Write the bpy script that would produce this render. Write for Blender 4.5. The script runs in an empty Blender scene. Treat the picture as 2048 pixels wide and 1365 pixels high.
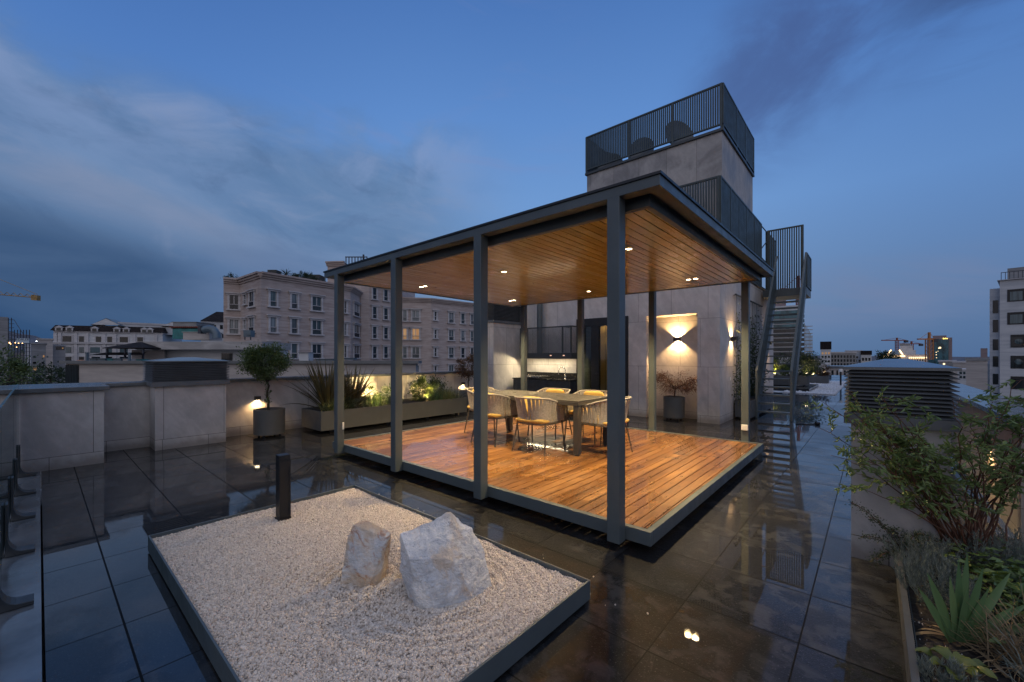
import bpy, bmesh, math, random
import numpy as np
from mathutils import Vector, Matrix, noise as mnoise
random.seed(7); np.random.seed(7)
sc = bpy.context.scene
COL = sc.collection
rad = math.radians
# ------------------------------------------------------------------ frame of reference
# X runs along the pergola front, Y towards the building, paving at z = 0.
FOC, CX, HY, H = 826.0, 1024.0, 714.5, 1.52
TH = math.atan(721/826.0)
FW = (-math.sin(TH), math.cos(TH)); RT = (math.cos(TH), math.sin(TH))
def ray(px):
    k = (px-CX)/FOC
    return (FW[0]+k*RT[0], FW[1]+k*RT[1])
def at(px, d):                       # bearing px, depth d -> world x, y (surveying the city)
    r = ray(px); return (r[0]*d, r[1]*d)
def zat(py, d): return H-(py-HY)*d/FOC

# ------------------------------------------------------------------ object helpers
def link(o):
    COL.objects.link(o); return o
def tag(o, label=None, cat=None, group=None, kind=None):
    if label: o['label'] = label
    if cat: o['category'] = cat
    if group: o['group'] = group
    if kind: o['kind'] = kind
    return o
def empty(name, loc=(0,0,0), rz=0, label=None, cat=None, group=None):
    o = link(bpy.data.objects.new(name, None)); o.location = loc; o.rotation_euler = (0,0,rz)
    o.empty_display_size = .1
    return tag(o, label, cat, group)
def copy_tree(o, parent=None):
    c = o.copy(); COL.objects.link(c); c.parent = parent
    for ch in [x for x in o.children]:
        copy_tree(ch, c)
    return c
def npmesh(name, V, Fq, mat, parent=None, smooth=False, nside=None):
    V = np.asarray(V, np.float32).reshape(-1,3); Fq = np.asarray(Fq, np.int32)
    n = Fq.shape[1]
    me = bpy.data.meshes.new(name)
    me.vertices.add(len(V)); me.vertices.foreach_set('co', V.ravel())
    me.loops.add(Fq.size); me.loops.foreach_set('vertex_index', Fq.ravel())
    me.polygons.add(len(Fq)); me.polygons.foreach_set('loop_start', np.arange(0, Fq.size, n, dtype=np.int32))
    me.update(calc_edges=True)
    me.polygons.foreach_set('use_smooth', np.full(len(Fq), smooth, dtype=bool))
    me.materials.append(mat)
    o = link(bpy.data.objects.new(name, me)); o.parent = parent
    return o
class MB:
    """collects boxes, tubes, lathes ... into one mesh"""
    def __init__(s): s.v = []; s.f = []; s.sm = []
    def add(s, vs, fs, smooth=False):
        b = len(s.v); s.v += [tuple(v) for v in vs]
        s.f += [tuple(i+b for i in f) for f in fs]; s.sm += [smooth]*len(fs); return s
    def box(s, x0, x1, y0, y1, z0, z1):
        if x0>x1: x0,x1=x1,x0
        if y0>y1: y0,y1=y1,y0
        if z0>z1: z0,z1=z1,z0
        return s.add([(x0,y0,z0),(x1,y0,z0),(x1,y1,z0),(x0,y1,z0),(x0,y0,z1),(x1,y0,z1),(x1,y1,z1),(x0,y1,z1)],
            [(3,2,1,0),(4,5,6,7),(0,1,5,4),(1,2,6,5),(2,3,7,6),(3,0,4,7)])
    def obox(s, o, u, v, w):        # oriented box: origin corner + three edge vectors
        o=Vector(o);u=Vector(u);v=Vector(v);w=Vector(w)
        p=[o,o+u,o+u+v,o+v,o+w,o+u+w,o+u+v+w,o+v+w]
        fs=[(3,2,1,0),(4,5,6,7),(0,1,5,4),(1,2,6,5),(2,3,7,6),(3,0,4,7)]
        if u.cross(v).dot(w)<0: fs=[f[::-1] for f in fs]
        return s.add(p,fs)
    def tube(s, pts, r, n=8, caps=True):
        pts=[Vector(p) for p in pts]; rs = r if isinstance(r,(list,tuple)) else [r]*len(pts)
        rings=[]; up=Vector((0,0,1)); prev=None
        for i,p in enumerate(pts):
            t = (pts[min(i+1,len(pts)-1)]-pts[max(i-1,0)])
            if t.length<1e-9: t=Vector((0,0,1))
            t.normalize()
            if prev is None:
                a = t.cross(up) if abs(t.z)<.95 else t.cross(Vector((1,0,0)))
            else:
                a = prev - t*prev.dot(t)
                if a.length<1e-6: a=t.cross(up)
            a.normalize(); prev=a; b=t.cross(a)
            rings.append([p+(a*math.cos(2*math.pi*k/n)+b*math.sin(2*math.pi*k/n))*rs[i] for k in range(n)])
        vs=[v for r_ in rings for v in r_]; fs=[]
        for i in range(len(pts)-1):
            for k in range(n):
                k2=(k+1)%n; fs.append((i*n+k2,i*n+k,(i+1)*n+k,(i+1)*n+k2))
        s.add(vs,fs,True)
        if caps:
            b=len(s.v)-len(vs)
            s.f += [tuple(b+k for k in range(n)), tuple(b+(len(pts)-1)*n+k for k in reversed(range(n)))]
            s.sm += [False,False]
        return s
    def lathe(s, prof, c=(0,0,0), n=48):
        vs=[];fs=[]
        for (r,z) in prof:
            for k in range(n):
                a=2*math.pi*k/n; vs.append((c[0]+r*math.cos(a),c[1]+r*math.sin(a),c[2]+z))
        for i in range(len(prof)-1):
            for k in range(n):
                k2=(k+1)%n; fs.append((i*n+k,i*n+k2,(i+1)*n+k2,(i+1)*n+k))
        return s.add(vs,fs,True)
    def prism(s, poly, z0, z1):      # ccw xy polygon extruded
        n=len(poly); vs=[(p[0],p[1],z0) for p in poly]+[(p[0],p[1],z1) for p in poly]
        fs=[tuple(reversed(range(n))),tuple(range(n,2*n))]+[(i,(i+1)%n,n+(i+1)%n,n+i) for i in range(n)]
        return s.add(vs,fs)
    def extr(s, poly, vec):          # 3-D polygon extruded along vec
        vec=Vector(vec); n=len(poly); vs=[Vector(p) for p in poly]; vs=vs+[v+vec for v in vs]
        return s.add(vs,[tuple(reversed(range(n))),tuple(range(n,2*n))]+[(i,(i+1)%n,n+(i+1)%n,n+i) for i in range(n)])
    def build(s, name, mat, parent=None, bevel=0, seg=2):
        me=bpy.data.meshes.new(name); me.from_pydata(s.v,[],s.f)
        me.polygons.foreach_set('use_smooth', s.sm); me.materials.append(mat)
        if not any(s.sm): pass
        me.update(); o=link(bpy.data.objects.new(name,me)); o.parent=parent
        if any(s.sm):
            try: me.set_sharp_from_angle(angle=rad(40))
            except Exception: pass
        if bevel:
            m=o.modifiers.new('bevel','BEVEL'); m.width=bevel; m.segments=seg; m.limit_method='ANGLE'; m.angle_limit=rad(50)
            m.harden_normals=False
        return o

# ------------------------------------------------------------------ materials
class NT:
    def __init__(s, mat):
        s.t=mat.node_tree; s.n=s.t.nodes; s.l=s.t.links
    def node(s, typ, **kw):
        n=s.n.new(typ)
        for k,v in kw.items(): setattr(n,k,v)
        return n
    def put(s, sock, v):
        if hasattr(v,'links') or isinstance(v,bpy.types.NodeSocket): s.l.new(v,sock)
        elif v is not None:
            try: sock.default_value=v
            except Exception: sock.default_value=tuple(v)+(1,) if len(v)==3 else v
    def m(s, op, a, b=None, c=None, clamp=False):
        n=s.node('ShaderNodeMath',operation=op,use_clamp=clamp)
        s.put(n.inputs[0],a)
        if b is not None: s.put(n.inputs[1],b)
        if c is not None: s.put(n.inputs[2],c)
        return n.outputs[0]
    def vm(s, op, a, b=None):
        n=s.node('ShaderNodeVectorMath',operation=op); s.put(n.inputs[0],a)
        if b is not None: s.put(n.inputs[1],b)
        return n.outputs['Value'] if op in('DOT_PRODUCT','LENGTH') else n.outputs[0]
    def mix(s, f, a, b, blend='MIX'):
        n=s.node('ShaderNodeMix',data_type='RGBA',blend_type=blend)
        s.put(n.inputs[0],f); s.put(n.inputs[6],c4(a)); s.put(n.inputs[7],c4(b)); return n.outputs[2]
    def ss(s, x, a, b):              # smoothstep 0..1
        n=s.node('ShaderNodeMapRange',interpolation_type='SMOOTHSTEP')
        s.put(n.inputs[0],x); s.put(n.inputs[1],a); s.put(n.inputs[2],b); return n.outputs[0]
    def mr(s, x, a, b, c, d):
        n=s.node('ShaderNodeMapRange'); s.put(n.inputs[0],x)
        for i,v in enumerate((a,b,c,d)): s.put(n.inputs[i+1],v)
        return n.outputs[0]
    def noise(s, vec, scale, detail=4, rough=.55, dist=0, dim='3D'):
        n=s.node('ShaderNodeTexNoise',noise_dimensions=dim)
        s.put(n.inputs['Vector'],vec); s.put(n.inputs['Scale'],scale); s.put(n.inputs['Detail'],detail)
        s.put(n.inputs['Roughness'],rough); s.put(n.inputs['Distortion'],dist); return n.outputs[0]
    def xyz(s, x,y,z=0):
        n=s.node('ShaderNodeCombineXYZ'); s.put(n.inputs[0],x); s.put(n.inputs[1],y); s.put(n.inputs[2],z); return n.outputs[0]
    def sep(s, v):
        n=s.node('ShaderNodeSeparateXYZ'); s.put(n.inputs[0],v); return n.outputs
    def ramp(s, f, stops):
        n=s.node('ShaderNodeValToRGB'); cr=n.color_ramp
        while len(cr.elements)<len(stops): cr.elements.new(.5)
        for e,(p,c) in zip(cr.elements,stops): e.position=p; e.color=c4(c)
        s.put(n.inputs[0],f); return n.outputs[0]
    def white(s, vec):
        n=s.node('ShaderNodeTexWhiteNoise',noise_dimensions='3D'); s.put(n.inputs[0],vec); return n.outputs
    def bump(s, h, strength=.3, dist=.01, normal=None):
        n=s.node('ShaderNodeBump'); s.put(n.inputs['Height'],h); n.inputs['Strength'].default_value=strength
        n.inputs['Distance'].default_value=dist
        if normal is not None: s.put(n.inputs['Normal'],normal)
        return n.outputs[0]
    def pos(s): return s.node('ShaderNodeNewGeometry').outputs['Position']
    def obj(s): return s.node('ShaderNodeTexCoord').outputs['Object']
def c4(c):
    if isinstance(c,(tuple,list)) and len(c)==3: return tuple(c)+(1,)
    return c
def newmat(name):
    m=bpy.data.materials.new(name); m.use_nodes=True
    return m, NT(m), m.node_tree.nodes['Principled BSDF']
def simple(name, base, rough=.5, metal=0, var=.12, scale=6, bump=0, bscale=60, spec=.5, rvar=.1, tint=None):
    m,t,b=newmat(name); p=t.obj()
    n=t.noise(p,scale,5,.6)
    c2=tint or tuple(x*(1-2*var) for x in base); c1=tuple(min(1,x*(1+var)) for x in base)
    t.put(b.inputs['Base Color'], t.mix(t.ss(n,.3,.7),c2,c1))
    t.put(b.inputs['Roughness'], t.mr(t.noise(p,scale*2.3,4),.3,.7,max(.02,rough-rvar),rough+rvar))
    b.inputs['Metallic'].default_value=metal; b.inputs['Specular IOR Level'].default_value=spec
    if bump: t.put(b.inputs['Normal'], t.bump(t.noise(p,bscale,3),bump,.004))
    return m
def emit(name, col, s):
    m,t,b=newmat(name); b.inputs['Base Color'].default_value=c4(tuple(x*.8 for x in col)); b.inputs['Emission Color'].default_value=c4(col)
    b.inputs['Emission Strength'].default_value=s; return m
def leafmat(name, a, b_, rough=.45, transl=.25, vein=None):
    m,t,b=newmat(name)
    g=t.node('ShaderNodeNewGeometry'); r=g.outputs['Random Per Island']
    n=t.noise(t.pos(),9,3)
    f=t.m('ADD',t.m('MULTIPLY',r,.7),t.m('MULTIPLY',n,.3))
    col=t.mix(f,a,b_)
    t.put(b.inputs['Base Color'],col); b.inputs['Roughness'].default_value=rough
    tr=t.node('ShaderNodeBsdfTranslucent'); t.put(tr.inputs[0],col)
    mx=t.node('ShaderNodeMixShader'); mx.inputs[0].default_value=transl
    t.l.new(b.outputs[0],mx.inputs[1]); t.l.new(tr.outputs[0],mx.inputs[2])
    t.l.new(mx.outputs[0],t.n['Material Output'].inputs[0]); return m

M={}
M['frame']=simple('grey_painted_steel',(.078,.098,.107),.38,0,.06,3,.05,150)
M['frame_dark']=simple('dark_painted_steel',(.05,.057,.06),.42,0,.06,3)
M['screen']=simple('slate_painted_bars',(.048,.067,.070),.45,0,.08,2)
M['black']=simple('black_powder_coat',(.012,.012,.013),.4,0,.1,8)
M['planter']=simple('grey_planter_metal',(.085,.089,.092),.42,0,.06,3,.03,80)
M['cap']=simple('wet_metal_coping',(.16,.175,.185),.16,.35,.08,2.5,.02,20,rvar=.08)
M['louver']=simple('louver_metal',(.125,.135,.145),.38,.1,.07,4)
M['soil']=simple('potting_soil',(.022,.016,.012),.9,0,.4,30,.8,90)
M['bark']=simple('bark',(.06,.042,.03),.8,0,.3,20,.5,60)
M['stem']=simple('reddish_stems',(.12,.055,.035),.6,0,.3,20)
M['steel']=simple('brushed_steel',(.5,.48,.45),.22,.9,.05,10)
M['rope']=simple('taupe_rope',(.275,.265,.255),.75,0,.12,40,.4,400)
M['cushion']=simple('mustard_fabric',(.52,.345,.095),.85,0,.06,8,.25,500)
M['chairleg']=simple('chair_frame_metal',(.075,.068,.06),.35,.2,.05,5)
M['table']=simple('grey_table_top',(.048,.045,.042),.38,0,.07,6,.05,120)
M['white']=simple('white_plastic',(.75,.75,.73),.4,0,.03,5)
M['lens']=emit('lamp_lens',(1,.80,.52),26)
M['lens_soft']=emit('lamp_lens_soft',(1,.76,.45),12)
M['glass_dark']=None

def stone(name, base, pw=.62, ph=1.12, stain=.5, plinth=True, warm=(1,1,1)):
    """pale cladding: thin joints, veins, wet stains, bush-hammered bump"""
    m,t,b=newmat(name); p=t.pos(); g=t.node('ShaderNodeNewGeometry'); nx,ny,nz=t.sep(g.outputs['Normal'])
    x,y,z=t.sep(p)
    isx=t.m('GREATER_THAN',t.m('ABSOLUTE',nx),.7)
    u=t.m('ADD',t.m('MULTIPLY',isx,y),t.m('MULTIPLY',t.m('SUBTRACT',1,isx),x))
    br=t.node('ShaderNodeTexBrick'); br.offset=.5; br.offset_frequency=2; br.squash=1.35; br.squash_frequency=2
    t.put(br.inputs['Vector'],t.xyz(t.m('ADD',u,50.13),t.m('ADD',z,ph*20-.17),0))
    for k,v in (('Scale',1.0),('Mortar Size',.0035),('Mortar Smooth',.1),('Brick Width',pw),('Row Height',ph),('Bias',0.)): br.inputs[k].default_value=v
    br.inputs['Color1'].default_value=(.88,.88,.89,1); br.inputs['Color2'].default_value=(1.08,1.07,1.05,1); br.inputs['Mortar'].default_value=(.25,.24,.23,1)
    uv=t.xyz(u,z,t.m('MULTIPLY',isx,7.7))
    vein=t.noise(t.xyz(t.m('MULTIPLY',t.m('ADD',u,t.m('MULTIPLY',z,.55)),2.2),t.m('MULTIPLY',t.m('SUBTRACT',z,t.m('MULTIPLY',u,.5)),.8),1),2.3,8,.68,.5)
    big=t.noise(uv,.9,5,.6,.6); mid=t.noise(uv,5,6,.65)
    col=t.mix(t.ss(vein,.42,.62),tuple(c*.91 for c in base),tuple(min(1,c*1.05) for c in base))
    col=t.mix(t.m('MULTIPLY',t.ss(big,.48,.68),stain),col,tuple(c*.52 for c in base))
    drip=t.noise(t.xyz(t.m('MULTIPLY',u,5),t.m('MULTIPLY',z,.35),3),1.3,4,.6)
    col=t.mix(t.m('MULTIPLY',t.ss(drip,.55,.75),stain*.5),col,tuple(c*.6 for c in base))
    # splash dirt just above the ground
    dirt=t.m('MULTIPLY',t.ss(t.m('ADD',z,t.m('MULTIPLY',mid,-.28)),.05,-.12),.6)
    col=t.mix(dirt,col,(.12,.10,.085))
    col=t.mix(.6,col,t.mix(1,col,t.ramp(mid,[(.3,(.8,.8,.8)),(.7,(1.1,1.1,1.1))]),'MULTIPLY'))
    mult=t.mix(1,col,br.outputs['Color'],'MULTIPLY')
    if plinth:
        ln=t.m('LESS_THAN',t.m('ABSOLUTE',t.m('SUBTRACT',z,.17)),.003)
        mult=t.mix(ln,mult,(.12,.115,.11))
    t.put(b.inputs['Base Color'],mult)
    t.put(b.inputs['Roughness'],t.mr(big,.35,.65,.75,.45))
    h=t.m('ADD',t.m('MULTIPLY',t.noise(p,95,3,.6),.6),t.m('MULTIPLY',br.outputs['Fac'],-.6))
    t.put(b.inputs['Normal'],t.bump(h,.55,.006))
    return m
M['stone']=stone('pale_limestone_cladding',(.555,.53,.51),stain=.36)
M['stone_tower']=stone('stained_limestone_cladding',(.43,.405,.385),.62,1.5,.85,False)
M['coarse']=stone('bush_hammered_stone',(.34,.31,.28),.95,3,.35)

def paving():
    m,t,b=newmat('wet_slate_paving'); p=t.pos(); x,y,z=t.sep(p); S=.583
    gx=t.m('DIVIDE',t.m('ADD',x,.295+S*30),S); gy=t.m('DIVIDE',t.m('SUBTRACT',y,.32-S*30),S)
    fx=t.m('FRACT',gx); fy=t.m('FRACT',gy)
    cell=t.xyz(t.m('FLOOR',gx),t.m('FLOOR',gy),0)
    ex=t.m('MULTIPLY',t.m('SUBTRACT',.5,t.m('ABSOLUTE',t.m('SUBTRACT',fx,.5))),S)
    ey=t.m('MULTIPLY',t.m('SUBTRACT',.5,t.m('ABSOLUTE',t.m('SUBTRACT',fy,.5))),S)
    jx=t.m('LESS_THAN',ex,.0038); jy=t.m('LESS_THAN',ey,.0052); j=t.m('MAXIMUM',jx,jy)
    wn=t.white(cell); r=wn['Value']
    f1=t.noise(p,130,4,.7); f2=t.noise(p,7,6,.62,.5); f3=t.noise(p,.55,4,.55,.4); f4=t.noise(t.xyz(t.m('MULTIPLY',x,.6),t.m('MULTIPLY',y,1.2),t.m('MULTIPLY',r,40)),1.7,5,.6,.6)
    base=t.mix(r,(.008,.0085,.009),(.017,.017,.0172))
    base=t.mix(t.m('MULTIPLY',t.ss(f2,.42,.68),.5),base,(.024,.0235,.023))
    base=t.mix(t.m('MULTIPLY',t.ss(f1,.5,.72),.55),base,(.005,.005,.005))
    sp=t.ss(t.noise(p,85,3,.6),.60,.70)
    base=t.mix(t.m('MULTIPLY',sp,.6),base,(.10,.098,.095))
    crack=t.noise(t.xyz(t.m('ADD',x,t.m('MULTIPLY',r,9)),t.m('MULTIPLY',y,.6),r),2.6,5,.6,1.5)
    base=t.mix(t.m('MULTIPLY',t.m('LESS_THAN',t.m('ABSOLUTE',t.m('SUBTRACT',crack,.5)),.0025),.25),base,(.065,.06,.055))
    wet=t.ss(t.m('ADD',t.m('MULTIPLY',f3,.62),t.m('MULTIPLY',f4,.38)),.46,.555)      # 1 = standing water
    mark=t.m('MULTIPLY',t.m('MULTIPLY',wet,t.m('SUBTRACT',1,wet)),2.2)               # pale tide lines round the pools
    base=t.mix(t.m('MULTIPLY',mark,t.ss(f2,.45,.6)),base,(.055,.056,.058))
    base=t.mix(j,base,(.004,.004,.004))
    t.put(b.inputs['Base Color'],base)
    pool=t.m('MULTIPLY',wet,t.m('SUBTRACT',1,j))
    t.put(b.inputs['Roughness'],t.m('ADD',.34,t.m('MULTIPLY',f2,.25)))
    b.inputs['Specular IOR Level'].default_value=.07
    tilt=t.vm('SUBTRACT',wn['Color'],(.5,.5,.5)); n=t.node('ShaderNodeVectorMath',operation='SCALE'); t.put(n.inputs[0],tilt); n.inputs['Scale'].default_value=.006
    nn=t.vm('NORMALIZE',t.vm('ADD',t.node('ShaderNodeNewGeometry').outputs['Normal'],n.outputs[0]))
    h=t.m('SUBTRACT',t.m('ADD',f1,t.m('MULTIPLY',t.noise(p,38,3,.6),.8)),t.m('MULTIPLY',j,2))
    t.put(b.inputs['Normal'],t.bump(h,.5,.003,nn))
    fine=t.m('MULTIPLY',t.m('ADD',f1,t.m('MULTIPLY',t.noise(p,30,3,.6),.7)),t.mr(pool,0,1,1,.0))
    t.put(b.inputs['Coat Normal'],t.bump(fine,.035,.0010,nn))
    t.put(b.inputs['Coat Weight'],t.m('MULTIPLY',t.mr(pool,0,1,.72,1),t.m('SUBTRACT',1,j)))
    t.put(b.inputs['Coat Roughness'],t.mr(pool,0,1,.03,.006))
    b.inputs['Coat IOR'].default_value=1.5
    return m
M['paving']=paving()

def wood(name, pitch, x0, cols, rough, wet, gap=False, knots=.7):
    m,t,b=newmat(name); p=t.pos(); x,y,z=t.sep(p)
    gx=t.m('DIVIDE',t.m('SUBTRACT',x,x0),pitch); idx=t.m('FLOOR',gx)
    w=t.white(t.xyz(idx,3,1)); r=w['Value']
    lenoff=t.m('ADD',y,t.m('MULTIPLY',r,5)); seg=t.m('FLOOR',t.m('DIVIDE',lenoff,2.4)); w2=t.white(t.xyz(idx,seg,9))['Value']
    xi=t.m('ADD',x,t.m('MULTIPLY',r,37))
    v=t.xyz(xi,t.m('ADD',t.m('MULTIPLY',y,.085),t.m('MULTIPLY',w2,11)),0)
    grain=t.noise(v,42,7,.68,1.6); g2=t.noise(t.xyz(xi,t.m('MULTIPLY',y,.16),w2),13,5,.6,1.0)
    kn=t.noise(t.xyz(xi,t.m('MULTIPLY',y,.42),t.m('MULTIPLY',w2,23)),19,2,.5,.3)
    f=t.m('ADD',t.m('MULTIPLY',w2,.20),t.m('ADD',t.m('MULTIPLY',grain,.42),t.m('MULTIPLY',g2,.38)))
    col=t.ramp(f,[(.24,cols[0]),(.48,cols[1]),(.68,cols[2])])
    col=t.mix(t.m('MULTIPLY',t.ss(kn,.66,.76),knots),col,tuple(c*.32 for c in cols[0]))
    if gap:
        e=t.m('SUBTRACT',.5,t.m('ABSOLUTE',t.m('SUBTRACT',t.m('FRACT',gx),.5)))
        col=t.mix(t.m('LESS_THAN',t.m('MULTIPLY',e,pitch),.0065),col,(.006,.004,.002))
    t.put(b.inputs['Base Color'],col)
    pn=t.noise(t.xyz(x,t.m('ADD',y,t.m('MULTIPLY',r,.9)),t.m('MULTIPLY',r,.5)),.9,4,.6,.4)
    t.put(b.inputs['Roughness'],t.m('ADD',t.mr(t.ss(pn,.3,.7),0,1,rough+wet,rough),t.m('MULTIPLY',grain,.12)))
    b.inputs['Specular IOR Level'].default_value=.5
    if not gap and wet<.1: b.inputs['Coat Weight'].default_value=.5; b.inputs['Coat Roughness'].default_value=.09
    if not gap and wet>.1:
        t.put(b.inputs['Coat Weight'],t.mr(t.ss(pn,.36,.62),0,1,.10,.8)); b.inputs['Coat Roughness'].default_value=.04
    t.put(b.inputs['Normal'],t.bump(t.m('ADD',grain,t.m('MULTIPLY',g2,.3)),.16,.0016))
    return m
M['deck']=wood('wet_larch_decking',.1025,-6.4,((.055,.024,.009),(.20,.088,.028),(.37,.185,.060)),.14,.22)
M['ceiling']=wood('varnished_pine_ceiling',.1025,-6.4,((.50,.325,.075),(.80,.59,.155),(.88,.72,.28)),.15,.07,False,.6)
M['slatwood']=wood('interior_wood_panel',.16,-6.4,((.25,.12,.035),(.36,.19,.06),(.45,.25,.09)),.35,.1,True,.2)

def gravelmat():
    m,t,b=newmat('cream_gravel'); g=t.node('ShaderNodeNewGeometry'); r=g.outputs['Random Per Island']
    col=t.ramp(r,[(0,(.34,.28,.23)),(.12,(.54,.46,.39)),(.5,(.66,.575,.49)),(.85,(.76,.68,.59)),(1,(.56,.44,.33))])
    t.put(b.inputs['Base Color'],col); b.inputs['Roughness'].default_value=.6
    return m
M['gravel']=gravelmat()
M['gravelbase']=simple('gravel_bedding',(.42,.36,.30),.9,0,.25,60,.6,120)
M['pebble']=simple('white_pebbles',(.62,.63,.66),.6,0,.25,60,1,60)
def rockmat(name, rust):
    m,t,b=newmat(name); p=t.obj()
    n1=t.noise(p,4,8,.65,.9); n2=t.noise(p,17,7,.72,.6); n3=t.noise(t.vm('ADD',p,(3.3,1.7,.4)),3.3 if rust>.5 else 2.2,6,.6,1.3); n4=t.noise(t.vm('MULTIPLY',p,(1,1,3)),10,6,.7,2.2)
    col=t.mix(t.ss(n1,.36,.64),(.56,.58,.61),(.84,.83,.81))
    col=t.mix(t.m('MULTIPLY',t.ss(n2,.53,.70),.6),col,(.27,.30,.34))
    col=t.mix(t.m('MULTIPLY',t.ss(n4,.60,.70),.5),col,(.36,.35,.36))
    col=t.mix(t.m('MULTIPLY',t.ss(n3,.55-.13*rust,.66-.10*rust),.50+.22*rust),col,(.58,.41,.24))
    if rust>.5:
        n5=t.noise(t.vm('ADD',p,(7.7,2.2,5.1)),6.5,7,.7,1.8)
        col=t.mix(t.m('MULTIPLY',t.ss(n5,.515,.61),.62),col,(.40,.15,.04))
        col=t.mix(t.m('MULTIPLY',t.ss(n5,.61,.67),.7),col,(.10,.09,.09))
    t.put(b.inputs['Base Color'],col); b.inputs['Roughness'].default_value=.7
    h=t.m('ADD',t.m('MULTIPLY',n2,.7),t.m('ADD',t.m('MULTIPLY',t.noise(p,60,4,.65),.35),t.m('MULTIPLY',n4,.5)))
    t.put(b.inputs['Normal'],t.bump(h,.85,.035))
    return m
M['rock_big']=rockmat('blue_white_quartz',.15); M['rock_small']=rockmat('rust_veined_quartz',1)
def glassmat(name, col=(.02,.03,.035), alpha=.25, rough=.03):
    m,t,b=newmat(name)
    tr=t.node('ShaderNodeBsdfTransparent'); tr.inputs[0].default_value=c4(tuple(1-x for x in (.28,.16,.13)))
    gl=t.node('ShaderNodeBsdfGlossy'); gl.inputs['Roughness'].default_value=rough; gl.inputs[0].default_value=(.9,.95,.95,1)
    fr=t.node('ShaderNodeFresnel'); fr.inputs[0].default_value=1.5
    mx=t.node('ShaderNodeMixShader'); t.put(mx.inputs[0],fr.outputs[0]); t.l.new(tr.outputs[0],mx.inputs[1]); t.l.new(gl.outputs[0],mx.inputs[2])
    t.l.new(mx.outputs[0],t.n['Material Output'].inputs[0]); return m
M['glass']=glassmat('clear_glass')
def panemat(name, base, glow=0, rough=.08):
    m,t,b=newmat(name); p=t.pos(); x,y,z=t.sep(p)
    cur=t.noise(t.xyz(t.m('MULTIPLY',t.m('ADD',x,y),5),t.m('MULTIPLY',z,.15),0),1.6,3,.6)
    big=t.noise(t.xyz(x,y,t.m('MULTIPLY',z,.6)),.28,2)
    col=t.mix(t.ss(t.m('ADD',t.m('MULTIPLY',cur,.5),t.m('MULTIPLY',big,.5)),.38,.6),tuple(c*.25 for c in base),base)
    t.put(b.inputs['Base Color'],col); b.inputs['Roughness'].default_value=rough
    if glow:
        t.put(b.inputs['Emission Color'],t.mix(t.ss(cur,.3,.7),(1,.42,.12),(1,.66,.32))); b.inputs['Emission Strength'].default_value=glow
    return m
M['pane']=panemat('curtained_window_glass',(.11,.155,.165))
M['pane_dark']=panemat('dark_window_glass',(.018,.026,.03))
M['pane_blind']=panemat('blind_window_glass',(.17,.20,.21)); M['pane_pale']=panemat('pale_curtain_window_glass',(.26,.30,.32))
M['pane_lit']=panemat('lit_window_glass',(.5,.3,.15),.28)
M['pane_glow']=emit('bright_window',(1,.72,.40),2.2)
def facade(name, a, b_, band=True, sc_=1.0):
    m,t,b=newmat(name); p=t.pos(); x,y,z=t.sep(p)
    s=t.noise(t.xyz(t.m('MULTIPLY',t.m('ADD',x,y),.35),t.m('MULTIPLY',z,3.2*sc_),t.m('MULTIPLY',x,.05)),1.0,6,.65,.5)
    n=t.noise(p,.35,4,.6); k=t.noise(p,2.2,4,.7)
    col=t.mix(t.ss(s,.36,.64),a,b_); col=t.mix(t.m('MULTIPLY',t.ss(n,.5,.72),.35),col,tuple(c*.62 for c in a))
    col=t.mix(t.m('MULTIPLY',t.ss(k,.6,.8),.2),col,tuple(c*.6 for c in a))
    if band:
        ln=t.m('LESS_THAN',t.m('FRACT',t.m('DIVIDE',z,.42)),.07); col=t.mix(t.m('MULTIPLY',ln,.3),col,tuple(c*.5 for c in a))
    t.put(b.inputs['Base Color'],col); b.inputs['Roughness'].default_value=.75; return m
M['travertine']=facade('pinkish_travertine',(.36,.285,.255),(.47,.40,.365))
M['trim']=facade('pale_stone_trim',(.42,.40,.40),(.54,.52,.52),False)
M['white_wall']=facade('white_render',(.44,.45,.46),(.56,.56,.56),False)
M['cream_wall']=facade('cream_render',(.34,.31,.29),(.44,.40,.37),False)
M['weathered']=facade('weathered_concrete',(.28,.27,.26),(.46,.44,.43),False,.4)
M['grey_wall']=facade('grey_render',(.20,.20,.20),(.28,.28,.28),False)
M['dark_roof']=simple('dark_roof_slate',(.022,.017,.017),.85,0,.25,2,spec=.15)
M['blue_roof']=simple('blue_grey_roof_metal',(.10,.14,.17),.4,.2,.15,1)
M['tower_glass']=panemat('teal_tower_glass',(.05,.16,.19),0,.12)
M['pink_stone']=facade('pink_tower_stone',(.22,.165,.165),(.28,.21,.21),False)
M['orange']=simple('orange_crane_paint',(.42,.16,.04),.5,0,.15,2)
M['yellow']=simple('yellow_crane_paint',(.30,.19,.06),.5,0,.15,2)
M['rust']=simple('red_oxide_steel',(.25,.06,.03),.6,0,.2,3)
M['scaf']=simple('scaffold_steel',(.05,.055,.07),.6,.3,.1,3)
M['teal']=simple('teal_sheet',(.03,.20,.20),.5,0,.2,2)
M['sign']=simple('pale_blue_banner',(.42,.52,.60),.6,0,.1,.6)
M['sign_ink']=simple('dark_blue_lettering',(.03,.05,.10),.6)

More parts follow.
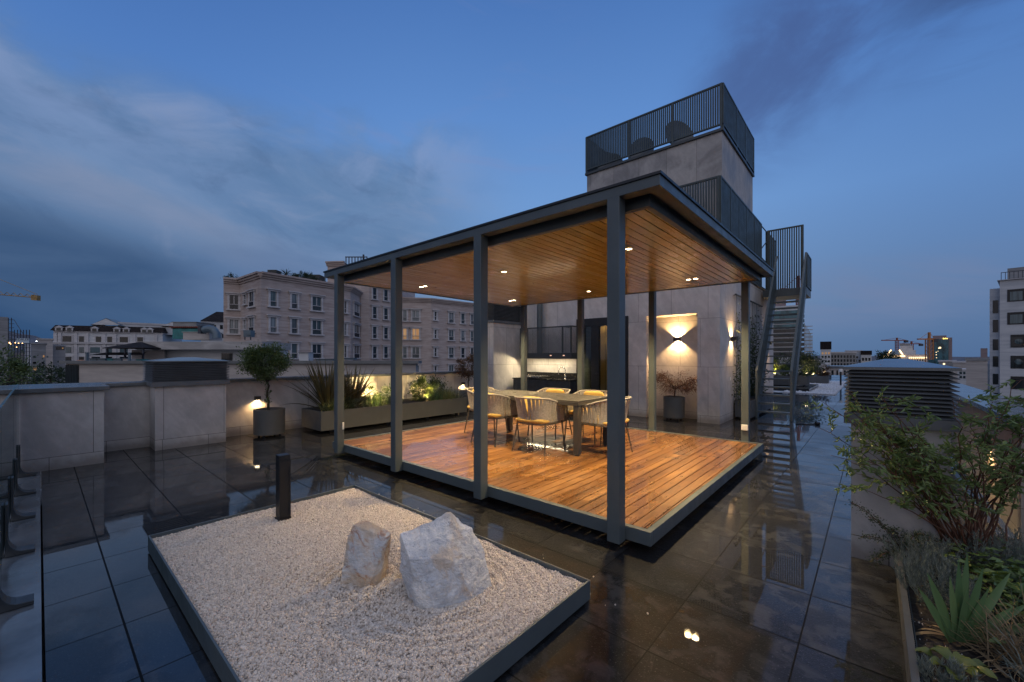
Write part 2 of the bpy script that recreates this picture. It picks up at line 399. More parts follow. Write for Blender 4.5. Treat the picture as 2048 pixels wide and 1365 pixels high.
# leaves
M['l_topiary']=leafmat('topiary_leaves',(.035,.062,.018),(.13,.185,.06))
M['l_phormium']=leafmat('bronze_flax_leaves',(.062,.050,.022),(.135,.115,.05),.4,.15)
M['l_grass']=leafmat('striped_sedge_leaves',(.09,.12,.035),(.24,.25,.10),.5,.25)
M['l_bush']=leafmat('bright_shrub_leaves',(.05,.085,.016),(.15,.20,.045))
M['l_dark']=leafmat('dark_shrub_leaves',(.016,.032,.014),(.055,.085,.032))
M['l_grey']=leafmat('grey_lavender_leaves',(.10,.125,.105),(.24,.275,.245),.7,.15)
M['l_sage']=leafmat('dusky_rosemary_leaves',(.045,.065,.045),(.10,.125,.085),.6,.15)
M['l_maple']=leafmat('bronze_maple_leaves',(.055,.020,.012),(.16,.070,.038),.5,.3)
M['l_copper']=leafmat('copper_tree_leaves',(.05,.025,.010),(.15,.075,.028),.5,.3)
M['l_vine']=leafmat('climber_leaves',(.018,.035,.012),(.06,.09,.026),.4,.25)
M['l_nandina']=leafmat('shrub_lance_leaves',(.09,.155,.045),(.25,.33,.115),.4,.35)
M['l_iris']=leafmat('iris_blades',(.055,.125,.055),(.12,.20,.085),.38,.15)
M['l_broad']=leafmat('broad_ground_leaves',(.055,.10,.02),(.16,.22,.05),.4,.2)
M['l_berg']=leafmat('fleshy_leaves',(.06,.085,.014),(.13,.15,.03),.35,.15)
M['l_dry']=leafmat('dry_straw_leaves',(.14,.085,.04),(.30,.22,.12),.7,.2)
M['l_city']=leafmat('city_tree_leaves',(.014,.028,.014),(.045,.075,.028))

# ------------------------------------------------------------------ foliage helpers
def unit(a): return a/np.maximum(np.linalg.norm(a,axis=-1,keepdims=True),1e-9)
def rdir(n): return unit(np.random.normal(size=(n,3)))
def leaves(name, P, D, L, W, mat, parent=None, fold=.25, Nrm=None):
    """one folded leaf (two triangles sharing the midrib) per point"""
    P=np.asarray(P,float); n=len(P); D=unit(np.asarray(D,float)); L=np.broadcast_to(L,(n,)).reshape(n,1); W=np.broadcast_to(W,(n,)).reshape(n,1)
    up=rdir(n) if Nrm is None else unit(np.asarray(Nrm)+.35*np.random.normal(size=(n,3)))
    S=unit(np.cross(D,up)); N=np.cross(S,D)
    tip=P+D*L-N*L*.12; mid=P+D*L*.45
    a=mid+S*W*.5+N*W*fold; b=mid-S*W*.5+N*W*fold
    V=np.stack([P,a,tip,b],1).reshape(-1,3)
    i=np.arange(n)[:,None]*4
    Fq=np.concatenate([i+np.array([[0,1,2]]),i+np.array([[0,2,3]])],0)
    return npmesh(name,V,Fq,mat,parent)
def blades(name, P, D, L, W, mat, parent=None, droop=.5, seg=6, taper=.9, fold=.15, base=.6):
    """long strap leaves: start P, start direction D, arching over by gravity"""
    P=np.asarray(P,float); n=len(P); D=unit(np.asarray(D,float)); L=np.broadcast_to(L,(n,)); W=np.broadcast_to(W,(n,)); droop=np.broadcast_to(droop,(n,))
    side=np.cross(D,np.array([0,0,1.])+.2*np.random.normal(size=(n,3))); side=unit(side)
    V=np.zeros((n,seg+1,3,3)); p=P.copy(); d=D.copy()
    for s in range(seg+1):
        t=s/seg; w=W*(base+(1-base)*min(1,t*4))*(1-max(0,(t-.35)/.65)**1.6*taper)
        N=np.cross(side,d)
        V[:,s,0]=p-side*w[:,None]/2+N*w[:,None]*fold; V[:,s,1]=p; V[:,s,2]=p+side*w[:,None]/2+N*w[:,None]*fold
        p=p+d*(L/seg)[:,None]; d=unit(d+np.array([0,0,-1.])*(droop*(.25+t)/seg*1.6)[:,None])
    V=V.reshape(-1,3); q=[]
    for s in range(seg):
        for k in range(2): q.append([s*3+k,s*3+k+1,(s+1)*3+k+1,(s+1)*3+k])
    q=np.array(q); Fq=(np.arange(n)[:,None,None]*((seg+1)*3)+q[None]).reshape(-1,4)
    return npmesh(name,V,Fq,mat,parent,True)
def clump_points(n, c, r, nclump=18, spread=.34, shell=.55, flat=1.0):
    """points gathered in clumps through an ellipsoid, leaving gaps"""
    c=np.asarray(c,float); r=np.asarray(r,float)
    cc=rdir(nclump)*(shell+(1-shell)*np.random.rand(nclump,1))
    k=np.random.randint(0,nclump,n); q=cc[k]+np.random.normal(size=(n,3))*spread*np.random.rand(nclump,1)[k]**.5
    return c+q*r, unit(q*r+1e-6)
def branch(mb, a, b, r0, r1, wob=.06, n=5):
    a=Vector(a); b=Vector(b); L=(b-a).length
    pts=[a.lerp(b,i/n)+Vector((random.gauss(0,1),random.gauss(0,1),random.gauss(0,.5)))*(wob*L*(0 if i in(0,n) else .5)) for i in range(n+1)]
    mb.tube(pts,[r0+(r1-r0)*i/n for i in range(n+1)],6); return pts
def spot(name, loc, target, power, col=(1,.66,.34), size=90, blend=.4, rad_=.03, parent=None):
    d=bpy.data.lights.new(name,'SPOT'); d.energy=power; d.color=col; d.spot_size=rad(size); d.spot_blend=blend; d.shadow_soft_size=rad_
    o=link(bpy.data.objects.new(name,d)); v=Vector(target)-Vector(loc); o.rotation_euler=v.to_track_quat('-Z','Y').to_euler()
    o.location=loc
    if parent: o.parent=parent; o.location=Vector(loc)-Vector(parent.location)
    return o
def world_root(name, loc, label, cat, group=None):
    return empty(name, loc, 0, label, cat, group)
def fit(o, r):                        # geometry was written in site coordinates: hang it on its thing
    o.parent=r; o.location=-Vector(r.location); return o

WARM=(1,.71,.34); AMB=(1,.60,.25)
# ------------------------------------------------------------------ pergola
per=world_root('pergola',(-3.81,5.2,0),'grey steel pergola with a wooden ceiling over a raised timber deck','pergola')
PXS=(-1.525,-3.045,-4.57,-6.10)
for y0 in (2.945,7.36):
    for x in PXS:
        o=fit(MB().box(x-.053,x+.053,y0,y0+.105,.07 if y0<4 else .07,2.765).build('post',M['frame'],None,.004),per)
        if x==-1.525 and y0>4 or x==-6.10 and y0<4:
            s=MB()
            if y0>4: s.box(x-.045,x+.05,y0-.036,y0-.001,.36,.45)
            else: s.box(x+.054,x+.070,y0+.07,y0+.10,.42,.53)
            b=s.build('switch_box',M['white'],None,.008); b.parent=o
RX0,RX1,RY0,RY1=-6.483,-1.156,2.945,7.465
m=MB()
for (a,b,c,d) in ((RX0,RX1,RY0,RY0+.10),(RX0,RX1,RY1-.10,RY1),(RX0,RX0+.10,RY0+.10,RY1-.10),(RX1-.10,RX1,RY0+.10,RY1-.10)): m.box(a,b,c,d,2.762,2.842)
m.box(RX0+.10,RX1-.10,RY0+.10,RY1-.10,2.79,2.84)
fit(m.build('roof_beam',M['frame'],None,.003),per)
fit(MB().box(RX0-.012,RX1+.012,RY0-.012,RY1+.012,2.842,2.862).build('roof_cap',M['black']),per)
m=MB(); a0,a1,b0,b1=-6.34,-1.30,3.12,7.29
for (a,b,c,d) in ((a0,a1,b0,b0+.05),(a0,a1,b1-.05,b1),(a0,a0+.05,b0+.05,b1-.05),(a1-.05,a1,b0+.05,b1-.05)): m.box(a,b,c,d,2.692,2.79)
fit(m.build('inner_beam',M['frame'],None,.003),per)
m=MB(); x=a0+.052
while x<a1-.055:
    m.box(x,min(x+.0935,a1-.051),b0+.052,b1-.052,2.700+random.uniform(0,.001),2.716); x+=.1025
fit(m.build('ceiling',M['ceiling'],None),per)
fit(MB().box(a0+.05,a1-.05,b0+.05,b1-.05,2.724,2.74).build('ceiling_backing',M['black']),per)
# deck: boards along Y with open joints, metal rim, dark void under
m=MB(); x=-6.372
while x<-1.335:
    m.box(x+.0045,min(x+.0975,-1.33),3.112,7.288,.150,.178+random.uniform(-.0007,.0007)); x+=.1025
fit(m.build('decking',M['deck'],None),per)
m=MB(); dx0,dx1,dy0,dy1=-6.43,-1.267,3.052,7.352
for (a,b,c,d) in ((dx0,dx1,dy0,dy0+.052),(dx0,dx1,dy1-.052,dy1),(dx0,dx0+.052,dy0+.052,dy1-.052),(dx1-.052,dx1,dy0+.052,dy1-.052)): m.box(a,b,c,d,.078,.187)
fit(m.build('deck_rim',M['frame'],None,.003),per)
m=MB()
for i in range(7):
    xx=-6.2+i*.79
    m.box(xx,xx+.06,3.12,7.28,.085,.149)
m.box(-6.1,-1.6,3.5,3.56,0,.085).box(-6.1,-1.6,5.1,5.16,0,.085).box(-6.1,-1.6,6.8,6.86,0,.085)
fit(m.build('joist_frame',M['black']),per)
LPW=215
for X,pair in ((-2.05,True),(-3.83,False),(-5.65,True)):
    for Y in (4.22,6.48):
        for dx in ((-.052,.052) if pair else (0,)):
            r_=fit(MB().lathe([(.030,2.6995),(.046,2.6995),(.046,2.694),(.034,2.692)],(X+dx,Y,0),24).build('downlight',M['white']),per)
            l=MB().lathe([(.001,2.6955),(.033,2.6955)],(X+dx,Y,0),20).build('lens',M['lens']); l.parent=r_
            spot('downlight_beam',(X+dx,Y,2.68),(X+dx,Y,0),LPW*(1 if pair else 1.25),WARM,122,.6,.04,per)

# ------------------------------------------------------------------ dining table
tb=world_root('dining_table',(-3.99,5.21,.178),'long grey metal dining table with slatted top on the lit timber deck','table')
TX0,TX1,TY0,TY1,TZ=-5.0,-2.975,4.76,5.66,.925
m=MB(); n=9; w=(TY1-TY0)/n
for i in range(n): m.box(TX0+.001,TX1-.001,TY0+i*w+.003,TY0+(i+1)*w-.003,TZ-.018,TZ)
fit(m.build('table_top',M['table'],None,.002),tb)
m=MB()
m.box(TX0,TX1,TY0-.002,TY0+.03,TZ-.066,TZ-.02).box(TX0,TX1,TY1-.03,TY1+.002,TZ-.066,TZ-.02).box(TX0,TX0+.03,TY0+.03,TY1-.03,TZ-.066,TZ-.02).box(TX1-.03,TX1,TY0+.03,TY1-.03,TZ-.066,TZ-.02)
fit(m.build('apron',M['table'],None,.002),tb)
for xx in (TX0+.005,TX1-.085):
    for yy in (TY0+.005,TY1-.085):
        l=fit(MB().box(xx,xx+.08,yy,yy+.08,.196,TZ-.067).build('leg',M['table'],None,.004),tb)
        MB().lathe([(.001,.178),(.034,.178),(.034,.188),(.015,.190),(.015,.196)],(xx+.04,yy+.04,0),16).build('foot',M['black']).parent=l
for sx in (-3.62,-4.05,-4.5): fit(MB().lathe([(.001,TZ+.001),(.03,TZ+.001),(.03,TZ+.004),(.001,TZ+.005)],(sx,5.22,0),16).build('grommet',M['steel']),tb)

# ------------------------------------------------------------------ chairs (local: sitter looks along +Y, origin on the deck)
def ucurve(t, w, d, k=2.6):           # t -1..1, rounded-U plan from the left arm round the back to the right arm
    a=t*1.0
    if abs(a)<.62:
        th=a/.62*math.pi/2
        return (w*math.copysign(abs(math.sin(th))**(2/k),th), -d*abs(math.cos(th))**(2/k))
    s=(abs(a)-.62)/.38
    return (math.copysign(w,a), s*.30)
def make_chair():
    c=empty('dining_chair')
    tags=tag(c,None,'chair')
    W,Dp=.29,.25
    top=[];bot=[]
    N=64
    for i in range(N+1):
        t=-1+2*i/N; x,y=ucurve(t,W+.012,Dp+.045); x2,y2=ucurve(t,W-.025,Dp-.02)
        e=max(0,(abs(t)-.35)/.65); z=.775-.125*(e*e*(3-2*e))
        top.append(Vector((x,y,z))); bot.append(Vector((x2,y2,.435)))
    # frame: rail following the top, arm fronts bending down to the seat ring, seat ring
    f=MB()
    l=[Vector((bot[0].x,bot[0].y+.02,.41)),Vector((top[0].x,top[0].y+.025,.52)),Vector((top[0].x,top[0].y+.03,.60)),Vector((top[0].x,top[0].y+.012,.645))]
    r=[Vector((-v.x,v.y,v.z)) for v in l]
    f.tube(l+top[0:2],.0105,8); f.tube(r+[top[-1],top[-2]],.0105,8)
    ring=[Vector((b.x,b.y,.41)) for b in bot]; ring.append(Vector((ring[-1].x-.03,ring[-1].y+.03,.41))); ring.append(Vector((ring[0].x+.03,ring[0].y+.03,.41))); ring.append(ring[0].copy())
    f.tube(ring,.011,8,False)
    f.tube([bot[i]-Vector((0,0,.005)) for i in range(N+1)],.006,6)
    f.build('frame',M['chairleg'],c)
    MB().tube(top,.0135,8).build('top_rail',M['rope'],c)
    s=MB()
    ns=50
    for i in range(ns):
        t=-.985+1.97*i/(ns-1); sh=.010*(1 if i%2 else -1)
        def pt(t,zf):
            t=max(-1,min(1,t)); j=(t+1)/2*N; k=min(N-1,int(j)); fr=j-k
            return top[k].lerp(top[k+1],fr).lerp(bot[k].lerp(bot[k+1],fr),zf)
        a=pt(t+sh,0); b=pt(t-sh*.6,1); tt=pt(t+.02,.5)-pt(t-.02,.5); tt.normalize(); nrm=Vector((0,0,1)).cross(tt); nrm.normalize()
        vs=[];fs=[]
        for q in range(5):
            zf=q/4; p=a.lerp(b,zf)+nrm*(.012*math.sin(zf*math.pi)); tw=.0138
            for (u,v) in ((-1,-.45),(1,-.45),(1,.45),(-1,.45)): vs.append(p+tt*u*tw+nrm*v*tw)
        for q in range(4):
            for k in range(4): fs.append((q*4+k,q*4+(k+1)%4,q*4+4+(k+1)%4,q*4+4+k))
        s.add(vs,fs)
    s.build('backrest',M['rope'],c)
    for (sx,sy,ex,ey) in ((-.235,-.155,-.275,-.235),(.235,-.155,.275,-.235),(-.26,.25,-.285,.285),(.26,.25,.285,.285)):
        MB().tube([(sx,sy,.405),(ex,ey,0.0)],[.0125,.0095],8).build('leg',M['chairleg'],c)
    def pillow(name, c0, hw, hd, hh, rot, k=5.0, n=18):
        vs=[];fs=[]
        for i in range(n+1):
            v=-math.pi/2+math.pi*i/n
            for j in range(2*n):
                u=2*math.pi*j/(2*n)
                ce=lambda a,e: math.copysign(abs(a)**e,a)
                x=hw*ce(math.cos(v),.45)*ce(math.cos(u),2/k); y=hd*ce(math.cos(v),.45)*ce(math.sin(u),2/k); z=hh*ce(math.sin(v),.9)
                w_=mnoise.noise(Vector((x*7+c0[0]*3,y*7,c0[2]*9)))*.012
                vs.append(Vector((x,y,z+w_)))
        R=Matrix.Rotation(rot,4,'X')
        vs=[R@v+Vector(c0) for v in vs]; m_=2*n
        for i in range(n):
            for j in range(m_): fs.append((i*m_+j,i*m_+(j+1)%m_,(i+1)*m_+(j+1)%m_,(i+1)*m_+j))
        return MB().add(vs,fs,True).build(name,M['cushion'],c)
    pillow('seat_cushion',(0,.02,.455),.265,.265,.045,0)
    pillow('back_pillow',(0,-.155,.650),.19,.14,.05,rad(70))
    return c
chair0=make_chair(); DZ=.1785
CH=[((-3.62,4.70),4,'rope-backed chair with its back to the gravel, nearer the right end of the table'),
    ((-4.50,4.72),-3,'rope-backed chair on the gravel side, partly behind the second post from the right'),
    ((-2.80,5.24),87,'rope-backed chair at the right end of the table, partly behind the nearest post'),
    ((-4.17,5.80),181,'rope-backed chair across the table, in front of the kitchen counter'),
    ((-3.44,5.84),177,'rope-backed chair across the table, in front of the glass door'),
    ((-5.22,5.24),-92,'rope-backed chair at the left end of the table near the long planter')]
for i,((x,y),rz,lab) in enumerate(CH):
    o=chair0 if i==0 else copy_tree(chair0)
    o.location=(x,y,DZ); o.rotation_euler=(0,0,rad(rz)); o['label']=lab; o['group']='chairs round the dining table'

# ------------------------------------------------------------------ gravel garden
GX0,GX1,GY0,GY1=-4.25,-1.325,.558,2.262
tr=world_root('gravel_tray',(-2.79,1.41,0),'low grey metal tray on the paving that holds the raked pale gravel','planting tray')
for nm,(a,b,c,d) in (('front_edge',(GX0,GX1,GY0,GY0+.012)),('back_edge',(GX0,GX1,GY1-.012,GY1)),('left_edge',(GX0,GX0+.012,GY0+.012,GY1-.012)),('right_edge',(GX1-.012,GX1,GY0+.012,GY1-.012))):
    fit(MB().box(a,b,c,d,.012,.13).build('edge_plate',M['frame'],None,.002),tr)
ROCKC=((-2.42,1.36),(-1.98,1.60))
def gz(x,y):
    z=.098
    for (cx,cy),rr,R in ((ROCKC[1],.27,.95),(ROCKC[0],.16,.55)):
        d=np.hypot(x-cx,y-cy); z=z+.016*np.exp(-((d-rr*.9)/.06)**2)
        z=z+.0105*np.sin((d-rr)/.078*2*np.pi)*np.clip(1-(d-rr)/R,0,1)*np.clip((d-rr+.03)/.05,0,1)
    z=z+.006*np.sin(x*2.3+.7)*np.cos(y*3.1)+.004*np.sin(x*7+y*5)
    return z
nx,ny=150,90
xs=np.linspace(GX0+.012,GX1-.012,nx); ys=np.linspace(GY0+.012,GY1-.012,ny); Xg,Yg=np.meshgrid(xs,ys)
V=np.stack([Xg,Yg,gz(Xg,Yg)-.003],-1).reshape(-1,3); i=(np.arange(ny-1)[:,None]*nx+np.arange(nx-1)[None]).ravel()
npmesh('gravel_base',V,np.stack([i,i+1,i+nx+1,i+nx],1),M['gravelbase'],None,True)
tag(bpy.data.objects['gravel_base'],kind='structure'); bpy.data.objects['gravel_base'].name='gravel_bedding'
ico_v=[];t_=(1+5**.5)/2
for s1 in(-1,1):
    for s2 in(-1,1): ico_v+=[(0,s1,s2*t_),(s1,s2*t_,0),(s2*t_,0,s1)]
bmi=bmesh.new(); [bmi.verts.new(v) for v in ico_v]; bmesh.ops.convex_hull(bmi,input=bmi.verts); bmi.verts.index_update()
IV=np.array([v.co[:] for v in bmi.verts])/1.9; IF=np.array([[v.index for v in f.verts] for f in bmi.faces]); bmi.free()
def pebbles(name, P, size, mat, squash=.62):
    n=len(P); s=size*np.exp(np.random.normal(0,.28,(n,1,1)))
    sc3=np.random.uniform(.65,1.25,(n,1,3)); q=unit(np.random.normal(size=(n,4))); w,x,y,z=q.T
    R=np.stack([1-2*(y*y+z*z),2*(x*y-z*w),2*(x*z+y*w),2*(x*y+z*w),1-2*(x*x+z*z),2*(y*z-x*w),2*(x*z-y*w),2*(y*z+x*w),1-2*(x*x+y*y)],1).reshape(n,3,3)
    V=(IV[None]*np.random.uniform(.8,1.15,(n,12,1)))*sc3*s
    V=np.einsum('nij,nkj->nki',R,V); V=V+np.asarray(P)[:,None,:]
    Fq=(np.arange(n)[:,None,None]*12+IF[None]).reshape(-1,3)
    return npmesh(name,V.reshape(-1,3),Fq,mat)
n=165000; px=np.random.uniform(GX0+.016,GX1-.016,n); py=np.random.uniform(GY0+.016,GY1-.016,n)
pz=gz(px,py)+np.random.uniform(-.002,.006,n)
q=36; sx=np.concatenate([px,np.random.uniform(-4.1,-1.0,q)]); sy=np.concatenate([py,2.27+np.abs(np.random.normal(0,.12,q))]); pz=np.concatenate([pz,np.full(q,.004)]); px,py=sx,sy
g=pebbles('gravel',np.stack([px,py,pz],1),.0052,M['gravel']); tag(g,'raked pale cream gravel filling the tray','gravel',kind='stuff')

def rock(name, pts, mat, label, loc, seed, disp=.02, sub=5):
    bm=bmesh.new(); [bm.verts.new(p) for p in pts]
    r=bmesh.ops.convex_hull(bm,input=bm.verts)
    bmesh.ops.delete(bm,geom=[e for e in r['geom_interior'] if isinstance(e,bmesh.types.BMVert)],context='VERTS')
    bmesh.ops.triangulate(bm,faces=bm.faces)
    for _ in range(sub): bmesh.ops.subdivide_edges(bm,edges=bm.edges,cuts=1,use_grid_fill=True)
    bm.normal_update()
    for v in bm.verts:
        p=v.co; s=Vector((seed,seed*.7,1.3))
        a=mnoise.fractal(p*5+s,.9,2.1,4)*disp; b=abs(mnoise.noise(p*11+s))*disp*.6; c_=mnoise.fractal(p*30+s,.8,2.0,3)*disp*.38
        v.co=p+v.normal*(a-b+c_)+Vector((mnoise.noise(p*6+s*2),mnoise.noise(p*6+s*3),0))*disp*.6
    me=bpy.data.meshes.new(name); bm.to_mesh(me); bm.free(); me.materials.append(mat)
    for f in me.polygons: f.use_smooth=False
    o=link(bpy.data.objects.new(name,me)); o.location=loc; o.rotation_euler=(0,0,TH); return tag(o,label,'boulder')
# local axes of the boulders: x = right as seen from the standing place, y = away, z = up
big=[(-.01,.20,.50),(-.255,.04,.42),(-.02,.23,.45),(-.175,-.11,.325),(-.25,.0,.20),(-.215,.02,.02),(-.125,-.125,-.02),(.0,-.15,-.03),(.165,-.05,-.03),(.25,.10,.0),
     (.20,.17,.22),(.12,.20,.38),(.03,-.06,.30),(.12,-.06,.14),(-.20,.30,.2),(.05,.36,.25),(.18,.33,.05),(-.18,.33,-.03),(.1,.40,-.03),(-.02,.05,.405)]
big=[(x*1.09+.012,y,z*.90) for x,y,z in big]
rock('boulder',big,M['rock_big'],'larger pale blue-grey quartz boulder with a pointed top standing in the gravel',(-1.905,1.575,.085),1.7,.012)
sm=[(-.035,.10,.36),(-.085,.02,.355),(.125,.13,.255),(.12,.06,.255),(-.115,-.02,.16),(-.145,-.05,-.02),(.03,-.07,-.02),(.095,-.01,.0),(.12,.10,.02),(-.09,.12,.0),(.05,.17,.0),(-.1,-.03,.27),(.10,.02,.20)]
rock('boulder',sm,M['rock_small'],'smaller upright rock with rusty orange veins standing in the gravel',(-2.395,1.345,.105),5.1,.008)
bo=world_root('bollard_light',(-3.90,1.41,.09),'short square black bollard light standing in the gravel','bollard')
m=MB(); X,Y=-3.90,1.41
b=MB().box(X-.045,X+.045,Y-.045,Y+.045,.12,.665).build('bollard_body',M['black'],None,.004); fit(b,bo)
fit(MB().box(X+.0455,X+.051,Y-.045,Y-.033,.12,.62).box(X+.0455,X+.051,Y+.033,Y+.045,.12,.62).box(X+.0455,X+.051,Y-.033,Y+.033,.55,.62).build('bollard_trim',M['black']),bo)
fit(MB().box(X-.05,X+.05,Y-.05,Y+.05,.085,.119).build('base_plate',M['black']),bo)

# ------------------------------------------------------------------ terrace floor
o=MB().box(-9.5,1.15,.022,44,-.5,0).build('paving',M['paving']); tag(o,kind='structure')
o=MB().box(-8.6,1.15,-.42,.010,-.5,-.004).build('edge_gutter',simple('wet_gutter_metal',(.20,.22,.235),.14,.2,.3,1.2,.02,8,rvar=.1)); tag(o,kind='structure')
o=MB().box(-9.6,1.3,-.45,44.2,-24,-.502).build('podium',M['grey_wall']); tag(o,'plain lower storeys carrying the roof terrace','building')

# glass balustrade at the near roof edge
gl=world_root('glass_balustrade',(-5,-.18,0),'clear frameless glass balustrade on curved metal brackets along the roof edge','balustrade')
for (a,b) in ((-8.28,-6.63),(-6.61,-4.56),(-4.54,-2.4)):
    fit(MB().box(a,b,-.186,-.172,.06,1.16).build('glass_panel',M['glass'],None),gl)
    ed=MB().box(a,b,-.1865,-.1715,1.1605,1.169).box(a-.009,a-.0005,-.1865,-.1715,.06,1.164).box(b+.0005,b+.009,-.1865,-.1715,.06,1.164).build('glass_edge',simple('green_glass_edge',(.05,.11,.11),.15)); fit(ed,gl)
for bx in (-8.15,-7.1,-6.05,-5.0,-3.95):
    prof=[(-.20,0),(-.20,.40),(-.187,.40),(-.187,.03)]
    out=[(-.17,.40),(-.155,.40),(-.155,.13)]+[(-.155+.085*(1-math.cos(a)),.13-.105*math.sin(a)) for a in [rad(q) for q in (15,30,45,60,75,90)]]+[(-.02,.022),(-.02,0),(-.17,0)]
    b=MB().extr([(bx-.06,y,z) for y,z in reversed(out)],(.12,0,0)).build('bracket',M['frame_dark'],None,.003); fit(b,gl)
    c=MB().box(bx-.06,bx+.06,-.206,-.188,0,.38).build('clamp_plate',M['frame_dark'],None); c.parent=b

# ------------------------------------------------------------------ left parapet, wall block and shafts
pw=world_root('parapet_wall',(-9.35,4,0),'long pale stone parapet with metal coping behind the long planter','wall')
fit(MB().box(-9.55,-9.25,.616,8.80,0,1.045).build('wall_body',M['stone']),pw)
fit(MB().box(-9.62,-9.19,.68,8.79,1.045,1.10).build('coping',M['cap'],None,.004),pw)
pb=world_root('wall_block',(-8.9,.1,0),'thick pale stone wall block with metal coping at the end of the glass balustrade','wall')
fit(MB().box(-9.55,-8.32,-.42,.616,0,1.045).build('wall_body',M['stone']),pb)
fit(MB().box(-9.62,-8.27,-.46,.672,1.047,1.105).build('coping',M['cap'],None,.004),pb)

def louver_shaft(loc, x0,x1,y0,y1,zb,zt,nl,label,over=.045,peak=.07,mat='stone',z0=0,bl=.06):
    r=world_root('ventilation_shaft',loc,label,'vent shaft')
    fit(MB().box(x0,x1,y0,y1,z0,zb-.012).build('shaft_base',M[mat]),r)
    lo=MB()
    lo.box(x0-over,x1+over,y0-over,y1+over,zb-.012,zb+bl)
    lo.box(x0+.05,x1-.05,y0+.05,y1-.05,zb+bl,zt-.02)
    dz=(zt-zb-bl-.02)/nl
    for i in range(nl):          # each blade a ring sloping out and down
        z=zb+bl+(i+.15)*dz; a=over*.95; h=dz*.56
        for (p,q,ax) in (((x0-a,y0-a),(x1+a,y0-a),'y-'),((x0-a,y1+a),(x1+a,y1+a),'y+'),((x0-a,y0-a),(x0-a,y1+a),'x-'),((x1+a,y0-a),(x1+a,y1+a),'x+')):
            ins=.045
            if ax[0]=='y':
                s=1 if ax[1]=='-' else -1
                poly=[(p[0],p[1],z),(p[0],p[1]+s*.006,z-.004),(p[0]+ins,p[1]+s*ins,z+h),(p[0]+ins,p[1]+s*ins,z+h+.006)]
                lo.add([poly[0],poly[3],(q[0]-ins,q[1]+s*ins,z+h+.006),(q[0],q[1],z),poly[1],poly[2],(q[0]-ins,q[1]+s*ins,z+h),(q[0],q[1]+s*.006,z-.004)],
                       [(0,3,2,1) if s>0 else (0,1,2,3),(4,5,6,7) if s>0 else (4,7,6,5),(0,4,7,3),(0,1,5,4),(3,7,6,2)])
            else:
                s=1 if ax[1]=='-' else -1
                poly=[(p[0],p[1],z),(p[0]+s*.006,p[1],z-.004),(p[0]+s*ins,p[1]+ins,z+h),(p[0]+s*ins,p[1]+ins,z+h+.006)]
                lo.add([poly[0],poly[3],(q[0]+s*ins,q[1]-ins,z+h+.006),(q[0],q[1],z),poly[1],poly[2],(q[0]+s*ins,q[1]-ins,z+h),(q[0]+s*.006,q[1],z-.004)],
                       [(0,1,2,3) if s>0 else (0,3,2,1),(4,7,6,5) if s>0 else (4,5,6,7),(0,4,7,3),(0,1,5,4),(3,7,6,2)])
    fit(lo.build('louver',M['louver']),r)
    a=over+.005; c=MB(); cx,cy=(x0+x1)/2,(y0+y1)/2
    c.box(x0-a,x1+a,y0-a,y1+a,zt-.02,zt)
    fx,fy=(x1-x0)*.12,(y1-y0)*.12
    c.add([(x0-a,y0-a,zt+.001),(x1+a,y0-a,zt+.001),(x1+a,y1+a,zt+.001),(x0-a,y1+a,zt+.001),(cx-fx,cy-fy,zt+peak),(cx+fx,cy-fy,zt+peak),(cx+fx,cy+fy,zt+peak),(cx-fx,cy+fy,zt+peak)],
          [(0,1,5,4),(1,2,6,5),(2,3,7,6),(3,0,4,7),(4,5,6,7)])
    fit(c.build('cap',M['cap']),r)
    return r
louver_shaft((-9.2,1.72,0),-9.55,-8.75,1.238,2.21,1.05,1.455,11,'low pale stone shaft with slatted grey hood on the left parapet, beside the topiary',.05,.06)
louver_shaft((-8.8,9.4,0),-9.24,-8.42,8.815,10.086,2.55,3.12,12,'tall pale stone shaft with slatted dark hood beside the outdoor kitchen',.03,.05)
louver_shaft((.15,4.5,0),-.123,.40,4.07,4.72,1.03,1.445,12,'right-hand stone shaft with slatted grey hood behind the leafy shrub',.042,.06)

# wall lamps: small boxes washing the wall below
def wall_lamp(loc, normal, label, power=9):
    nx,ny=normal; r=world_root('wall_lamp',loc,label,'wall lamp','small downward wall lamps'); X,Y,Z=loc
    tx,ty=-ny,nx
    b=MB().obox((X-tx*.05+nx*.001,Y-ty*.05+ny*.001,Z),(tx*.10,ty*.10,0),(nx*.075,ny*.075,0),(0,0,.075)); fit(b.build('lamp_body',simple('bronze_lamp_paint',(.06,.04,.025),.5),None,.003),r)
    fit(MB().obox((X-tx*.036+nx*.010,Y-ty*.036+ny*.010,Z-.002),(tx*.072,ty*.072,0),(nx*.055,ny*.055,0),(0,0,.0015)).build('lens',M['lens']),r)
    spot('lamp_beam',(X+nx*.05,Y+ny*.05,Z-.006),(X+nx*.02,Y+ny*.02,0),power,AMB,150,.6,.02,r)
wall_lamp((-9.25,2.86,.665),(1,0),'lit wall lamp on the parapet beside the potted topiary',26)
wall_lamp((-9.25,8.34,.69),(1,0),'lit wall lamp at the far end of the parapet past the long planter',20)
wall_lamp((.86,6.02,.64),(-1,0),'lit wall lamp glowing behind the leafy shrub on the right',24)

